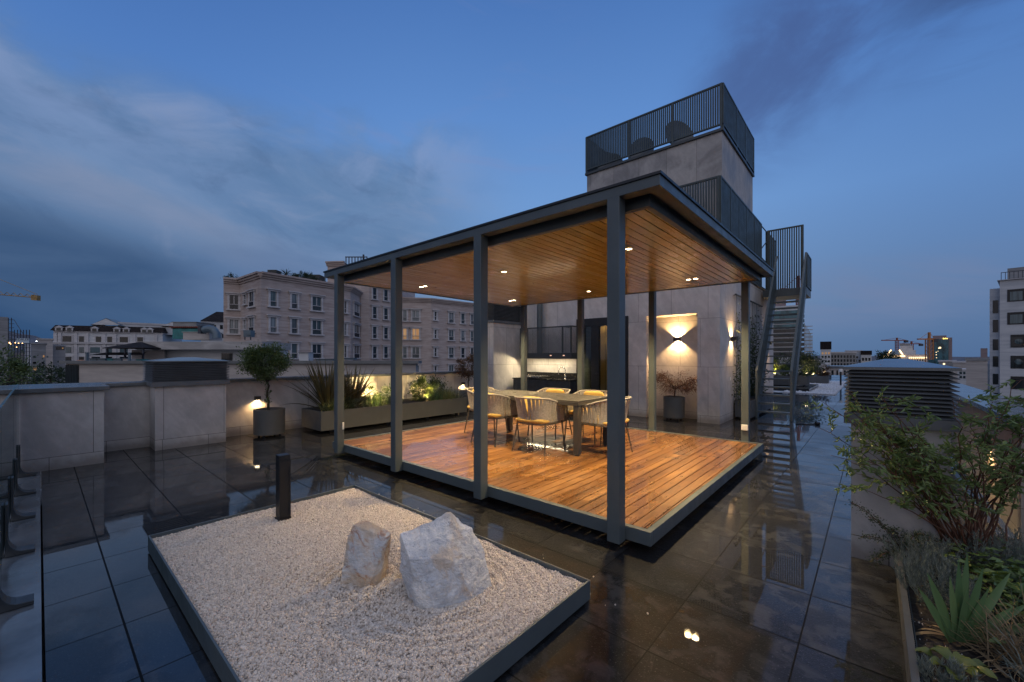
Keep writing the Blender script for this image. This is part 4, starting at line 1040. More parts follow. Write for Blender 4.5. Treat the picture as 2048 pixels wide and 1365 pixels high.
fit(MB().box(.852,.8595,4.97,43.9,.02,.10).build('skirting',M['cap']),rp)
GB='plants in the right-hand bed'
# iris
ir=world_root('iris',(.31,2.95,.12),'broad blue-green iris fan with brown leaf tips in the right-hand bed','plant',GB)
spec=[(-.60,.42,.37,.040),(-.42,.30,.40,.046),(-.12,.1,.33,.036),(.02,0,.40,.042),(.14,-.1,.43,.044),(.28,.05,.38,.044),(.62,-.1,.42,.048),(.95,.05,.36,.042),(1.25,0,.37,.044),(-.26,-.2,.27,.036),(.40,.15,.30,.036),(.06,.3,.30,.034),(.8,.25,.28,.036)]
P=[];D=[];L=[];W=[]
for a,b,l,w in spec:                  # fan: a leans right/left as seen from the terrace, b leans to or from it
    d=np.array([RT[0],RT[1],0])*math.sin(a)+np.array([-FW[0],-FW[1],0])*b*.35+np.array([0,0,1])*math.cos(a)
    base=np.array([.31,2.95,.13])+np.array([RT[0],RT[1],0])*(.05*a); P.append(base);D.append(d);L.append(l);W.append(w)
P=np.array(P);D=unit(np.array(D));L=np.array(L);W=np.array(W)
def swords(name,P,D,L,W,mat,root,face,seg=9,bend=.10,cup=.12):
    V=[];Fq=[];side=unit(np.cross(D,face))
    for i in range(len(P)):
        p=P[i].copy(); d=D[i].copy(); b0=len(V)
        for s in range(seg+1):
            t=s/seg; w=W[i]*(.62+.38*min(1,t*2.4))*max(.02,(1-max(0,(t-.45)/.55)**2.0))
            N=np.cross(side[i],d)
            V+= [p-side[i]*w/2+N*w*cup,p,p+side[i]*w/2+N*w*cup]; p=p+d*L[i]/seg; d=unit((d+np.array([0,0,-1.])*bend/seg*(1.5-d[2])*1.5)[None])[0]
        for s in range(seg):
            for k in range(2): Fq.append([b0+s*3+k,b0+s*3+k+1,b0+(s+1)*3+k+1,b0+(s+1)*3+k])
    return fit(npmesh(name,np.array(V),np.array(Fq),mat,None,True),root)
swords('foliage',P,D,L,W,M['l_iris'],ir,np.array([-FW[0],-FW[1],.25]))
tipP=P[:3]+D[:3]*L[:3,None]*.965; 
dl=np.array([[-.5,-.2,.08],[-.3,.35,.05],[.5,-.1,.02],[.35,-.4,.05],[.6,.3,.0],[-.6,.1,.05]]); swords('dry_leaves',np.array([[.31,2.95,.14]]*6)+dl*.06,unit(dl),np.array([.2,.16,.26,.3,.22,.14]),np.array([.022,.018,.016,.02,.014,.02]),M['l_dry'],ir,np.array([0,0,1.]),8,.5,.2)
# lavender mass: upright grey sprigs
def sprigs(name,root,cx,cy,rx,ry,n,h,mat,z0=.12,lean=.45,ln=(.022,.034),wd=.0042,per=30):
    P=[];D=[]
    for k in range(n):
        a=random.uniform(0,6.28);q=math.sqrt(random.random()); x,y=cx+rx*q*math.cos(a),cy+ry*q*math.sin(a)
        top=np.array([math.cos(a)*q*lean+random.gauss(0,.12),math.sin(a)*q*lean+random.gauss(0,.12),1.]); hh=h*random.uniform(.7,1.1)*(1-.25*q*q)
        for j in range(per):
            t=.25+.75*j/per; p=np.array([x,y,z0])+top*hh*t; P.append(p); r_=rdir(1)[0]; r_[2]=abs(r_[2])*.5; D.append(r_*.75+top*.9)
    P=np.array(P);D=np.array(D); return fit(leaves(name,P,D,np.random.uniform(ln[0],ln[1],len(P)),wd,mat),root)
for (cx,cy,rx,ry,n,h,lab) in ((.255,3.80,.12,.18,95,.22,'grey lavender mound at the far corner of the right-hand trough'),(.27,3.42,.13,.22,100,.20,'grey lavender mound directly behind the iris'),(.52,4.0,.17,.14,70,.24,'grey lavender tuft below the stems of the leafy shrub'),(.72,4.28,.12,.18,60,.22,'grey lavender tuft furthest right, against the low wall'),(.23,2.52,.07,.05,26,.10,'small grey lavender sprigs at the bottom edge by the fleshy leaves')):
    e=world_root('lavender',(cx,cy,.12),lab,'lavender','lavender mounds in the right-hand bed'); sprigs('foliage',e,cx,cy,rx,ry,n,h,M['l_grey'])
# broad-leaved ground cover
gc=world_root('ground_cover',(.62,3.62,.12),'bright green broad-leaved ground cover to the right of the iris','plant',GB)
n=620; P=np.stack([np.random.normal(.63,.12,n),np.random.normal(3.66,.24,n),np.random.uniform(.15,.31,n)],1); P[:,0]=np.clip(P[:,0],.36,.85)
a=np.random.uniform(0,6.28,n); D=np.stack([np.cos(a),np.sin(a),np.random.uniform(-.25,.25,n)],1)
fit(leaves('foliage',P,D,np.random.uniform(.045,.085,n),np.random.uniform(.028,.042,n),M['l_broad'],None,.12,np.tile([0,0,1.],(n,1))),gc)
m=MB()
for k in range(60): m.tube([(.63,3.66,.115),(P[k][0]*.9+.06,P[k][1],.125),tuple(P[k])],[.004,.003,.002],5)
fit(m.build('stems',M['bark']),gc)
bg=world_root('bergenia',(.28,2.62,.12),'rosette of fleshy rounded yellow-green leaves at the bottom of the bed','plant',GB)
n=11; V=[];Fq=[]
for k in range(n):
    a=k*2.4+.3; R=.05+.008*k; c=np.array([.28+R*math.cos(a)*.8,2.63+R*math.sin(a),.15+.03*random.random()+.03*(1-k/n)]); d=np.array([math.cos(a),math.sin(a),.35]); d/=np.linalg.norm(d)
    s=np.cross(d,[0,0,1.]); s/=np.linalg.norm(s); nn=np.cross(s,d); L_=random.uniform(.055,.08); W_=L_*.85; b0=len(V); m_=14
    V.append(c)
    for j in range(m_):
        u=2*math.pi*j/m_; x=math.cos(u); y=math.sin(u); V.append(c+d*x*L_*.55+s*y*W_*.5+nn*(.018*(y*y)-.012*x*x+.004*math.sin(5*u)))
    for j in range(m_): Fq.append([b0,b0+1+j,b0+1+(j+1)%m_])
fit(npmesh('foliage',np.array(V),np.array(Fq),M['l_berg'],None,True),bg)
tuft((.55,2.95,.12),260,.34,.005,M['l_dry'],'straw-coloured fine grass arching at the bottom right','dry_grass',.07,(.3,1.2),(.5,1.6),group=GB)
tuft((.52,3.28,.12),380,.30,.005,M['l_dark'],'dark fine grass between the iris and the ground cover','dark_grass',.10,(.15,.9),(.4,1.4),group=GB)
tuft((.60,2.78,.12),160,.22,.005,M['l_grey'],'greyish fine grass in the bottom right corner','grey_grass',.06,(.5,1.3),(.4,1.2),group=GB)
# trailing cotoneaster at the far left corner of the bed
co=world_root('trailing_shrub',(.16,3.98,.14),'small-leaved dark shrub trailing over the left rim at the corner of the stone shaft','shrub',GB)
P=[];m=MB()
for (ex,ey,ez,k) in ((-.12,3.86,.47,1),(-.02,3.82,.40,1),(-.06,3.84,.24,.8),(0.02,3.80,.12,.7),(.10,3.85,.33,1),(.26,3.90,.33,1),(.36,3.92,.29,1),(.22,3.85,.24,1),(.3,3.98,.25,.9),(-.01,3.88,.07,.6)):
    a=Vector((.16,3.98,.15)); b=Vector((ex,ey,ez)); midp=(a+b)/2+Vector((0,0,.10*k)); pts=[]
    for j in range(14):
        t=j/13; pts.append(a*(1-t)**2+midp*2*t*(1-t)+b*t*t)
    m.tube(pts,.0028,5)
    for p in pts[2:]:
        for q in range(16): P.append((p.x+random.gauss(0,.016),p.y+random.gauss(0,.016),p.z+random.gauss(0,.016)))
fit(m.build('stems',M['stem']),co); n=len(P)
fit(leaves('foliage',P,rdir(n),np.random.uniform(.009,.016,n),np.random.uniform(.006,.010,n),M['l_dark']),co)
# big arching shrub
sh=world_root('leafy_shrub',(.50,4.18,.12),'tall loose leafy shrub with arching reddish stems in front of the right-hand shaft','shrub',GB)
m=MB(); LP=[];LD=[]
def arc(a,b,lift,r0,r1,n=12):
    a=Vector(a);b=Vector(b);c=a.lerp(b,.45)+Vector((0,0,lift)); pts=[]
    for j in range(n+1):
        t=j/n; pts.append(a*(1-t)**2+c*2*t*(1-t)+b*t*t+Vector((random.gauss(0,.008),random.gauss(0,.008),0)))
    m.tube(pts,[r0+(r1-r0)*j/n for j in range(n+1)],6); return pts
ends=[(-.29,3.62,1.02),(-.26,3.55,1.22),(-.20,3.50,.86),(-.12,3.60,.66),(-.16,3.62,1.33),(-.05,3.55,1.10),(.0,3.62,.92),(.05,3.60,1.25)]
for k in range(34):
    x=np.random.uniform(-.16,1.0); ends.append((x,3.62+.55*max(0,x)+random.uniform(-.2,.45)*(1 if x>.4 else .45),1.20-.10*abs(x-.5)+random.uniform(-.34,.10)+(.10 if x>.55 else 0)))
for (ex,ey,ez) in ends:
    if ex<.47: ey=min(ey,3.90)
    b0=(.50+random.gauss(0,.05),4.13+random.gauss(0,.05),.12)
    pts=arc(b0,(ex,ey,ez),random.uniform(.10,.30),.0062,.0016,14)
    for s in range(random.randint(4,7)):
        j=random.randint(6,14); p=pts[j]
        q=p+Vector((random.gauss(0,.11),random.gauss(0,.09),random.gauss(.01,.07)))
        if q.x<.47: q.y=min(q.y,3.95)
        sp=arc(tuple(p),tuple(q),.03,.0022,.001,6)
        for u,pp in enumerate(sp[1:]):
            for v in range(random.randint(2,4)):
                d=(q-p).normalized()*.7+Vector((random.gauss(0,.6),random.gauss(0,.6),random.gauss(-.15,.45))); LP.append(tuple(pp)); LD.append(tuple(d))
fit(m.build('stems',M['stem']),sh)
n=len(LP); fit(leaves('foliage',LP,LD,np.random.uniform(.032,.062,n),np.random.uniform(.011,.020,n),M['l_nandina']),sh)

# ------------------------------------------------------------------ far end of the terrace
fp=world_root('stone_platform',(-5,23,0),'low dark paved platform set in white pebbles at the far end of the terrace','platform')
fit(MB().box(-9.0,-2.05,21.7,25.9,.03,.14).build('slab',M['paving']),fp); fit(MB().box(-8.9,-2.2,21.85,25.7,0,.03).build('plinth',M['black']),fp)
m=MB().box(-9,-1.12,20.9,33,.004,.012); o=m.build('white_pebbles',M['pebble']); tag(o,kind='structure')
n=9000; P=np.stack([np.random.uniform(-2.9,-1.15,n),20.95+np.random.rand(n)**1.6*11,np.full(n,.016)],1); P=P[~((P[:,0]<-2.0)&(P[:,1]>21.65)&(P[:,1]<25.9))]
o=pebbles('pebbles',P,.028,M['pebble']); tag(o,'white pebbles spread beside the far platform','pebbles',kind='stuff')
def box_planter(x0,x1,y0,y1,z0,z1,lab):
    e=world_root('box_planter',((x0+x1)/2,(y0+y1)/2,z0),lab,'planter','planters at the far end of the terrace')
    fit(MB().box(x0,x1,y0,y1,z0+.05,z1).build('trough',M['planter'],None,.006),e); fit(MB().box(x0+.02,x1-.02,y0+.02,y1-.02,z1+.001,z1+.008).box(x0+.05,x1-.05,y0+.05,y1-.05,z0,z0+.05).build('soil',M['soil']),e)
GF='plants at the far end of the terrace'
box_planter(-4.4,-2.95,23.2,23.9,.14,.62,'long grey planter seen between the staircase treads')
mound((-3.85,23.5,.62),(.42,.3,.55),1500,M['l_bush'],'glowing yellow shrub seen between the staircase treads',L=(.06,.11),W=.5,group=GF)
mound((-3.25,23.5,.62),(.30,.3,.28),800,M['l_bush'],'lower lit shrub beside the glowing one beyond the staircase',L=(.06,.11),W=.5,group=GF)
box_planter(-3.2,-1.85,28.9,29.6,.0,.45,'grey planter by the white pebbles at the far right end')
mound((-2.15,29.2,.45),(.36,.3,.27),900,M['l_copper'],'rusty low shrub in the far right planter',L=(.06,.11),W=.45,group=GF)
mound((-2.75,29.2,.45),(.38,.3,.42),900,M['l_dark'],'dark shrub in the far right planter behind the round one',L=(.06,.11),W=.45,group=GF)
round_pot((-2.72,24.3,.14),.45,.52,'large round grey planter on the far platform right of the staircase')
e=mound((-2.68,24.3,.66),(.74,.74,.62),3200,M['l_dark'],'big round dark bush in the large planter right of the staircase',L=(.06,.11),W=.5,group=GF,ncl=34,cat='bush',name='round_bush')
for i,(x,y,z,tx,ty,p_,lab) in enumerate(((-3.55,23.3,.64,-3.8,23.55,60,'small spotlight among the shrubs beyond the staircase'),(-2.35,23.85,.68,-2.5,24.2,30,'small spotlight in the round planter on the far platform'),(-2.55,28.95,.47,-2.3,29.2,20,'small spotlight in the far right planter'))):
    e=world_root('garden_spotlight',(x,y,z),lab,'spotlight','uplights at the far end of the terrace')
    fit(MB().tube([(x,y,z-.02),(x,y,z+.08)],.03,8).build('lamp_head',M['black']),e); fit(MB().lathe([(.001,0),(.05,0)],(x,y,z+.081),12).build('lens',M['lens']),e)
    spot('uplight_beam',(x,y,z+.09),(tx,ty,z+.8),p_,(1,.70,.24),130,.5,.03,e)
for (x,y,lab) in ((-1.25,27.5,'slim white-topped bollard standing by the far white pebbles'),):
    e=world_root('bollard_light',(x,y,0),lab,'bollard'); fit(MB().tube([(x,y,0),(x,y,.75)],.04,10).build('bollard_body',M['black']),e); fit(MB().tube([(x,y,.75),(x,y,.9)],.08,12).build('bollard_head',M['white']),e)
# cable lying on the wet floor beyond the stairs
cb=MB().tube([(-1.30,11.2,.012),(-1.2,11.35,.012),(-1.12,11.33,.012),(-.98,11.42,.012),(-.92,11.55,.02)],.012,6).tube([(-.96,11.44,.03),(-.90,11.5,.03)],.035,8).build('cable',M['black'])
tag(cb,'short black cable left lying on the wet paving beside the stairs','cable')

# ------------------------------------------------------------------ city
ZG=-24.
tag(MB().box(-4000,4000,-4000,4000,ZG-1,ZG).build('terrain',simple('city_ground',(.05,.052,.055),.9,0,.3,.01)),kind='structure')
def P3(px,d,z): x,y=at(px,d); return Vector((x,y,z))
def quad_on(a,b,s0,s1,z0,z1,out,t0,t1,mb):   # box on wall a->b between fractions, pushed out along its normal
    a=Vector((a[0],a[1],0));b=Vector((b[0],b[1],0)); u=b-a; n=Vector((u.y,-u.x,0)).normalized()*out
    p=a+u*s0+n*t0; mb.obox((p.x,p.y,z0),u*(s1-s0),n*(t1-t0),(0,0,z1-z0))
def frac(a,b,px):
    r=ray(px); ux,uy=b[0]-a[0],b[1]-a[1]; den=ux*r[1]-uy*r[0]
    s=(a[1]*r[0]-a[0]*r[1])/den
    return s
def window_detail(root,a,b,px0,px1,z0,z1,kind='pane',trim='trim',bars=True,cornice=True):
    s0,s1=frac(a,b,px0),frac(a,b,px1)
    if s0>s1: s0,s1=s1,s0
    L=(Vector(b)-Vector(a)).length; e=.24/L
    m=MB()
    quad_on(a,b,s0-e,s0,z0,z1,1,.0,.16,m); quad_on(a,b,s1,s1+e,z0,z1,1,.0,.16,m)
    quad_on(a,b,s0-e*1.5,s1+e*1.5,z1+.001,z1+.22,1,.0,.24,m)
    if cornice: quad_on(a,b,s0-e*2,s1+e*2,z1+.222,z1+.34,1,.0,.38,m)
    quad_on(a,b,s0-e*1.7,s1+e*1.7,z0-.18,z0-.001,1,.0,.30,m)
    w=fit(m.build('window',M[trim]),root)
    if kind=='pane': kind=random.choice(('pane','pane','pane_blind','pane_dark','pane_pale'))
    m=MB(); quad_on(a,b,s0,s1,z0,z1,1,.01,.03,m); p=m.build('pane',M[kind]); p.parent=w
    m=MB(); mid=(s0+s1)/2; f=.05/L
    if (s1-s0)*L>.9: quad_on(a,b,mid-f,mid+f,z0+.6,z1,1,.031,.06,m)
    quad_on(a,b,s0,s1,z0+.62,z0+.70,1,.031,.06,m); quad_on(a,b,s0,s0+f,z0,z1,1,.031,.06,m); quad_on(a,b,s1-f,s1,z0,z1,1,.031,.06,m)
    m.build('frame',M['trim']).parent=w
    if bars:
        m=MB(); k=max(3,int((s1-s0)*L/.13))
        for i in range(k+1): quad_on(a,b,s0+(s1-s0)*i/k-.012/L,s0+(s1-s0)*i/k+.012/L,z0,z0+.6,1,.10,.13,m)
        quad_on(a,b,s0,s1,z0+.58,z0+.62,1,.09,.13,m); m.build('railing',M['scaf']).parent=w
# --- large travertine apartment house
ap=empty('apartment_house',(*at(600,62),ZG),0,'large pinkish travertine apartment house with rows of framed windows, left of and behind the pergola','apartment building')
VX=[at(447,56.4),at(480,57.4),at(522,52.6),at(701,63.4),at(720,69.2)]
VT=[at(722,69.0),at(738,69.6),at(799,75.0)]
VR=[at(799,75.2),at(862,76.4),at(960,84.5),at(1050,90)]
def slab(pts,depth,z0,z1):
    back=[(p[0]+FW[0]*depth,p[1]+FW[1]*depth) for p in pts]; poly=list(pts)+back[::-1]
    area=sum(poly[i][0]*poly[(i+1)%len(poly)][1]-poly[(i+1)%len(poly)][0]*poly[i][1] for i in range(len(poly)))
    return poly if area>0 else poly[::-1]
ZC=12.15
m=MB(); m.prism(slab(VX,22,0,0),ZG,ZC); m.prism(slab(VR,22,0,0),ZG,ZC); m.prism(slab([at(690,70),at(722,69.05)]+VT[1:],12,0,0),ZG,16.4); m.prism(slab([at(655,70),at(690,69.6)],6,0,0),ZG,17.4)
fit(m.build('wall',M['travertine']),ap)
for k,(pts,zt) in enumerate(((VX,ZC),(VR,ZC),([at(654,70),at(690,69.6)],17.4),([at(690.3,69.6),VT[1],VT[2]],16.4))):
    m=MB()
    for i in range(len(pts)-1):
        for (za,zb,o_) in ((-.55,-.3,.16),(-.299,-.02,.34),(-.019,.22,.55)): quad_on(pts[i],pts[i+1],-.004,1.004,zt+za,zt+zb,1,.0,o_,m)
    fit(m.build('cornice',M['travertine']),ap)
R1=((8.12,10.05),(4.75,6.68),(1.38,3.31),(-2.0,-.07))
for z0,z1 in R1:
    window_detail(ap,VX[0],VX[1],459,477,z0,z1)
    window_detail(ap,VX[1],VX[2],489.5,493.5,z0+.55,z1-.15,bars=False)
    window_detail(ap,VX[1],VX[2],500,509.5,z0+.05,z1)
    window_detail(ap,VX[2],VX[3],540,552,z0,z1); window_detail(ap,VX[2],VX[3],582.5,594,z0,z1); window_detail(ap,VX[2],VX[3],624,642,z0,z1)
    window_detail(ap,VX[2],VX[3],688,692,z0+.1,z1-.1,bars=False)
    window_detail(ap,VX[3],VX[4],707,717,z0,z1)
for z0,z1 in ((11.4,13.3),)+R1:
    window_detail(ap,VT[1],VT[2],745,752.5,z0,z1,'pane_dark'); window_detail(ap,VT[1],VT[2],767.5,775,z0,z1,'pane_dark')
for j,(z0,z1) in enumerate(R1):
    k=('pane','pane_lit','pane','pane')[j]
    window_detail(ap,VR[0],VR[1],806,813.5,z0,z1,k); window_detail(ap,VR[0],VR[1],824.5,838.5,z0,z1,k)
    window_detail(ap,VR[1],VR[2],868.5,872.5,z0+.3,z1-.1,'pane_dark',bars=False)
    window_detail(ap,VR[1],VR[2],897.5,906.5,z0,z1); window_detail(ap,VR[1],VR[2],922,928.5,z0,z1); window_detail(ap,VR[1],VR[2],941,946,z0,z1)
# roof terrace of the apartment house
m=MB()
for i in range(8): 
    p=P3(692+i*6,69.9,16.6); m.box(p.x-.06,p.x+.06,p.y-.06,p.y+.06,16.6,18.35)
a,b=at(691,69.9),at(735,69.9); quad_on(a,b,0,1,18.351,18.5,1,0,.15,m)
q=P3(727,70.5,16.5); m.tube([q,q+Vector((0,0,2.5))],.16,8)
fit(m.build('roof_pergola',M['scaf']),ap)
def city_bush(px,d,z,r,n,lab,mat='l_city',name='rooftop_shrub',rz=1.,grp='shrubs on the apartment roof'):
    x,y=at(px,d); e=empty(name,(x,y,z),0,lab,'shrub',grp)
    n*=3; P,D=clump_points(n,(0,0,r*rz*.8),(r,r,r*rz),16,.28,.35); P[:,2]=np.maximum(P[:,2],.02)
    ll=np.random.uniform(.16,.34,n)*max(.5,r/1.6); leaves('foliage',P,D+rdir(n)*.6+[0,0,.3],ll,ll*.5,M[mat],e)
    mb=MB(); 
    for k in range(5): branch(mb,(0,0,0),(random.gauss(0,r*.3),random.gauss(0,r*.3),r*rz),.05,.02,.05,3)
    mb.build('stems',M['bark'],e); return e
city_bush(462,58.5,ZC,.7,350,'small dark shrub on the roof corner nearest the left end',rz=.8)
for px,r in ((592,.55),(604,.75),(616,.85),(630,.65)): city_bush(px,58+(px-590)*.05,ZC,r,450,{592:'leftmost dark shrub of the roof hedge',604:'second dark shrub of the roof hedge',616:'tallest dark shrub of the roof hedge',630:'rightmost dark shrub of the roof hedge'}[px])
e=empty('rooftop_palm',(*at(572,57),ZC),0,'small spiky palm on the apartment roof left of the hedge','palm')
n=40; a=np.random.uniform(0,6.28,n); q=np.random.uniform(.1,1.3,n); blades('foliage',np.tile([0,0,.7],(n,1)),np.stack([np.cos(a)*np.cos(q),np.sin(a)*np.cos(q),np.sin(q)],1),1.1,.09,M['l_city'],e,.9,5)
MB().tube([(0,0,0),(0,0,.75)],.09,8).build('trunk',M['bark'],e)
def roof_vent(px,d,z,w,h,lab):
    x,y=at(px,d); e=empty('roof_vent',(x,y,z),TH,lab,'vent','vents on the apartment roof')
    MB().box(-w*.4,w*.4,-w*.4,w*.4,0,h*.55).build('vent_base',M['trim'],e); m=MB()
    for i in range(4): m.box(-w*.52,w*.52,-w*.52,w*.52,h*.56+i*h*.11,h*.62+i*h*.11)
    m.box(-w*.44,w*.44,-w*.44,w*.44,h*.55,h*.99); m.build('vent_hood',M['frame_dark'],e)
roof_vent(549,55.5,ZC,1.2,1.0,'slatted vent at the highest corner of the apartment roof')
roof_vent(633,62.5,ZC,1.9,1.7,'larger slatted vent at the right end of the roof hedge')
roof_vent(655,64,ZC,1.6,.8,'low dark vent under the pergola roof corner')
# --- generic block facing the terrace
def block(name,px0,px1,ytop,d,depth,mat,lab,rows=(),cat='building',parapet=None,roof=None,zb=ZG,grp=None,inset=.06,turn=1.0):
    a0=math.atan(((px0+px1)/2-CX)/FOC)*turn
    x,y=at((px0+px1)/2,d); e=empty(name,(x,y,zb),TH-a0,lab,cat,grp); S=d/FOC*(math.cos(a0) if turn else 1); w=(px1-px0)*S/2; zt=zat(ytop,d)-zb
    MB().box(-w,w,0,depth,0,zt).build('wall',M[mat],e)
    if parapet: MB().box(-w-.15,w+.15,-.15,depth+.15,zt+.001,zt+parapet).build('coping',M[roof or 'trim'],e)
    c=(px0+px1)/2
    for (y0,y1,spans,kind) in rows:
        for (a,b) in spans:
            MB().box((a-c)*S,(b-c)*S,-inset,-.005,zat(y1,d)-zb,zat(y0,d)-zb).build('window',M[kind],e)
    return e,S,c,zt
def row(a,b,n,w): return [(a+(b-a)*(i+.5)/n-w/2,a+(b-a)*(i+.5)/n+w/2) for i in range(n)]
# neighbour: long stone parapet with roof things
nb,S,c,zt=block('neighbour_house',132,832,728,19,.4,'cream_wall','long low pale neighbouring house whose parapet runs just beyond the left wall',parapet=.14,roof='cap',turn=0)
MB().box((132-c)*S-.001,(158-c)*S,-.03,-.004,0,zt-.05).build('dark_panel',M['pane_dark'],nb)
MB().box((140-c)*S,(560-c)*S,.41,9,zt-.6,zt-.4).build('roof_slab',M['grey_wall'],nb)
# rooftop concrete structure
e,S,c,zt=block('rooftop_annex',318,538,700,26,2.2,'white_wall','weathered white rooftop annex with a heavy concrete roof edge left of the topiary',[(707,724,[(444,465)],'pane_dark')],zb=zat(730,26),turn=0)
MB().box((297-c)*S,(541-c)*S,-.9,2.4,zt+.001,zt+.48).build('roof_edge',M['weathered'],e)
m=MB(); 
for pxx in (336,428): m.lathe([(.001,0),(.12,0),(.12,.05),(.001,.06)],(0,0,0),14)
MB().box((314-c)*S,(320-c)*S,-.35,-.05,0,zt-.01).build('column',M['cream_wall'],e)
def small(name,px0,px1,y0,y1,d,depth,mat,lab,cat,top=None):
    x,y=at((px0+px1)/2,d); S=d/FOC; w=(px1-px0)*S/2; zb=zat(y1,d); zt=zat(y0,d)-zb
    e=empty(name,(x,y,zb),TH,lab,cat); MB().box(-w,w,0,depth,0,zt*.93).build('body',M[mat],e); MB().box(-w*1.06,w*1.06,-.05,depth+.05,zt*.93+.001,zt).build('lid',M[top or mat],e); return e,w,zt
small('roof_tank',346,393,644,662,34,2,'grey_wall','grey box-shaped plant room on the annex roof','plant room','grey_wall')
small('water_tank',366,419,664,680,27.5,1.2,'cream_wall','flesh-coloured low tank on the annex roof','tank')
e,w,zt=small('roof_shed',345,398,656,678,30,1.5,'teal','small teal shed with a rusty corrugated roof on the annex','shed','dark_roof')
m=MB()
for i in range(14): m.box(-w*1.1+i*w*.157,-w*1.1+i*w*.157+.06,-.15,1.6,zt+.01,zt+.09)
m.build('corrugation',M['rust'],e)
x,y=at(424,27); e=empty('duct_elbow',(x,y,zat(677,27)),TH,'large grey bent ventilation duct on the annex roof','duct')
MB().tube([(-.55,0,.55),(-.2,0,.62),(.1,0,.55),(.28,0,.3),(.3,0,0)],.24,12).build('duct',M['blue_roof'],e); MB().box(-.75,-.56,-.25,.25,.3,.82).build('duct_inlet',M['scaf'],e)
x,y=at(494,25); e=empty('air_cooler',(x,y,zat(680,25)),TH,'grey air cooler box on the annex roof edge','air cooler')
MB().box(-.22,.22,0,.4,.18,.58).box(.0,.28,-.1,0,.3,.5).build('cooler_body',M['blue_roof'],e); MB().box(-.2,-.15,.05,.1,0,.18).box(.15,.2,.05,.1,0,.18).build('legs_frame',M['scaf'],e)
# gazebo with the blue junk below
x,y=at(247,24); zb=zat(727,24); e=empty('roof_gazebo',(x,y,zb),TH,'dark hip-roofed gazebo on the neighbouring roof before the white mansion','gazebo')
m=MB(); w=1.25; z=zat(696,24)-zb; tz=zat(682,24)-zb
m.add([(-w,0,z),(w,0,z),(w,2.4,z),(-w,2.4,z),(0,1.2,tz),(-w,0,z-.04),(w,0,z-.04),(w,2.4,z-.04),(-w,2.4,z-.04)],[(0,1,4),(1,2,4),(2,3,4),(3,0,4),(8,7,6,5),(0,5,6,1),(1,6,7,2),(2,7,8,3),(3,8,5,0)])
z2=zat(711,24)-zb; m.add([(-1.7,-.4,z2),(1.4,-.4,z2),(1.1,.3,z2+.17),(-1.3,.3,z2+.17)],[(0,1,2,3),(3,2,1,0)])
m.build('roof',M['dark_roof'],e); m=MB()
for xx in (-1.05,0,1.05): m.box(xx-.04,xx+.04,.06,.14,0,z-.05)
m.build('posts_frame',M['scaf'],e); MB().box(-1,1,1.6,1.7,.0,z-.1).build('back_wall',M['cream_wall'],e)
for i,(px,wd,hh,mt) in enumerate(((186,14,10,'blue_roof'),(202,15,10,'blue_roof'),(220,10,9,'teal'),(234,16,10,'blue_roof'),(250,8,9,'cream_wall'),(277,9,8,'teal'))):
    small('roof_crate',px-wd/2,px+wd/2,727-hh,727,22.5,.5,mt,('blue sheeted crate leftmost in the row under the gazebo','wide blue crate second in the row under the gazebo','small teal crate in the row under the gazebo','blue crate with white top under the gazebo','pale crate between the blue ones under the gazebo','teal crate rightmost under the gazebo')[i],'crate')
for px,lab in ((174,'left galvanised chimney pipe on the neighbouring roof'),(259,'right galvanised chimney pipe on the neighbouring roof')):
    x,y=at(px,22); e=empty('chimney_pipe',(x,y,zat(727,22)),0,lab,'chimney'); MB().tube([(0,0,0),(0,0,.52)],.06,12).build('pipe',M['blue_roof'],e); MB().tube([(0,0,.52),(0,0,.58)],.075,12).build('cowl',M['blue_roof'],e)
x,y=at(162,22); e=empty('clay_oven',(x,y,zat(728,22)),0,'rusty half-round clay oven at the left end of the neighbouring roof','oven')
MB().lathe([(.28,0),(.26,.1),(.2,.17),(.1,.2),(.001,.21)],(0,0,0),24).build('dome',M['orange'],e)
# barbecue corner on neighbour roof right of the topiary
small('barbecue_house',598,617,705,726,21,.5,'white_wall','small white barbecue chimney on the neighbouring roof behind the flax','barbecue','cap')
small('garden_table',668,706,716,720,24,.6,'blue_roof','low dark table on the neighbouring roof left of the corner post','table','scaf')
small('blue_bench',632,665,718,726,21,.4,'blue_roof','blue slatted bench on the neighbouring roof behind the flax','bench')
# white mansion with mansard roof
D_=118; S=D_/FOC
e,S,c,zt=block('white_mansion',131,312,667,D_,18,'white_wall','white mansion with a dark mansard roof and dormers in the middle distance','',parapet=.5,turn=.55)
zz=lambda yy: zat(yy,D_)-ZG
for (y0,y1,sp,k) in ((674,685.5,[(144,158),(170,178),(197,206),(216,224),(237,251),(267,277)],'pane_dark'),(695,706,[(144,158),(170,178),(188,204),(216,224),(237,251),(267,277)],'pane'),(714,724,[(144,158),(170,178),(190,204),(216,224),(237,251)],'pane_dark')):
    for (a,b) in sp:
        w=MB().box((a-c)*S-.3,(b-c)*S+.3,-.12,-.005,zz(y1),zz(y0)+.3).build('window',M['trim'],e)
        MB().box((a-c)*S,(b-c)*S,-.15,-.121,zz(y1),zz(y0)).build('pane',M[k],e).parent=w
m=MB()
for yy in (686,688): m.box((130-c)*S,(313-c)*S,-.5,-.001,zz(yy)-.12,zz(yy)+.12)
for px in (133,140,165,183,211,229,262,300): m.box((px-c)*S-.35,(px-c)*S+.35,-.28,-.001,zz(727),zz(668))
m.build('pilasters',M['trim'],e)
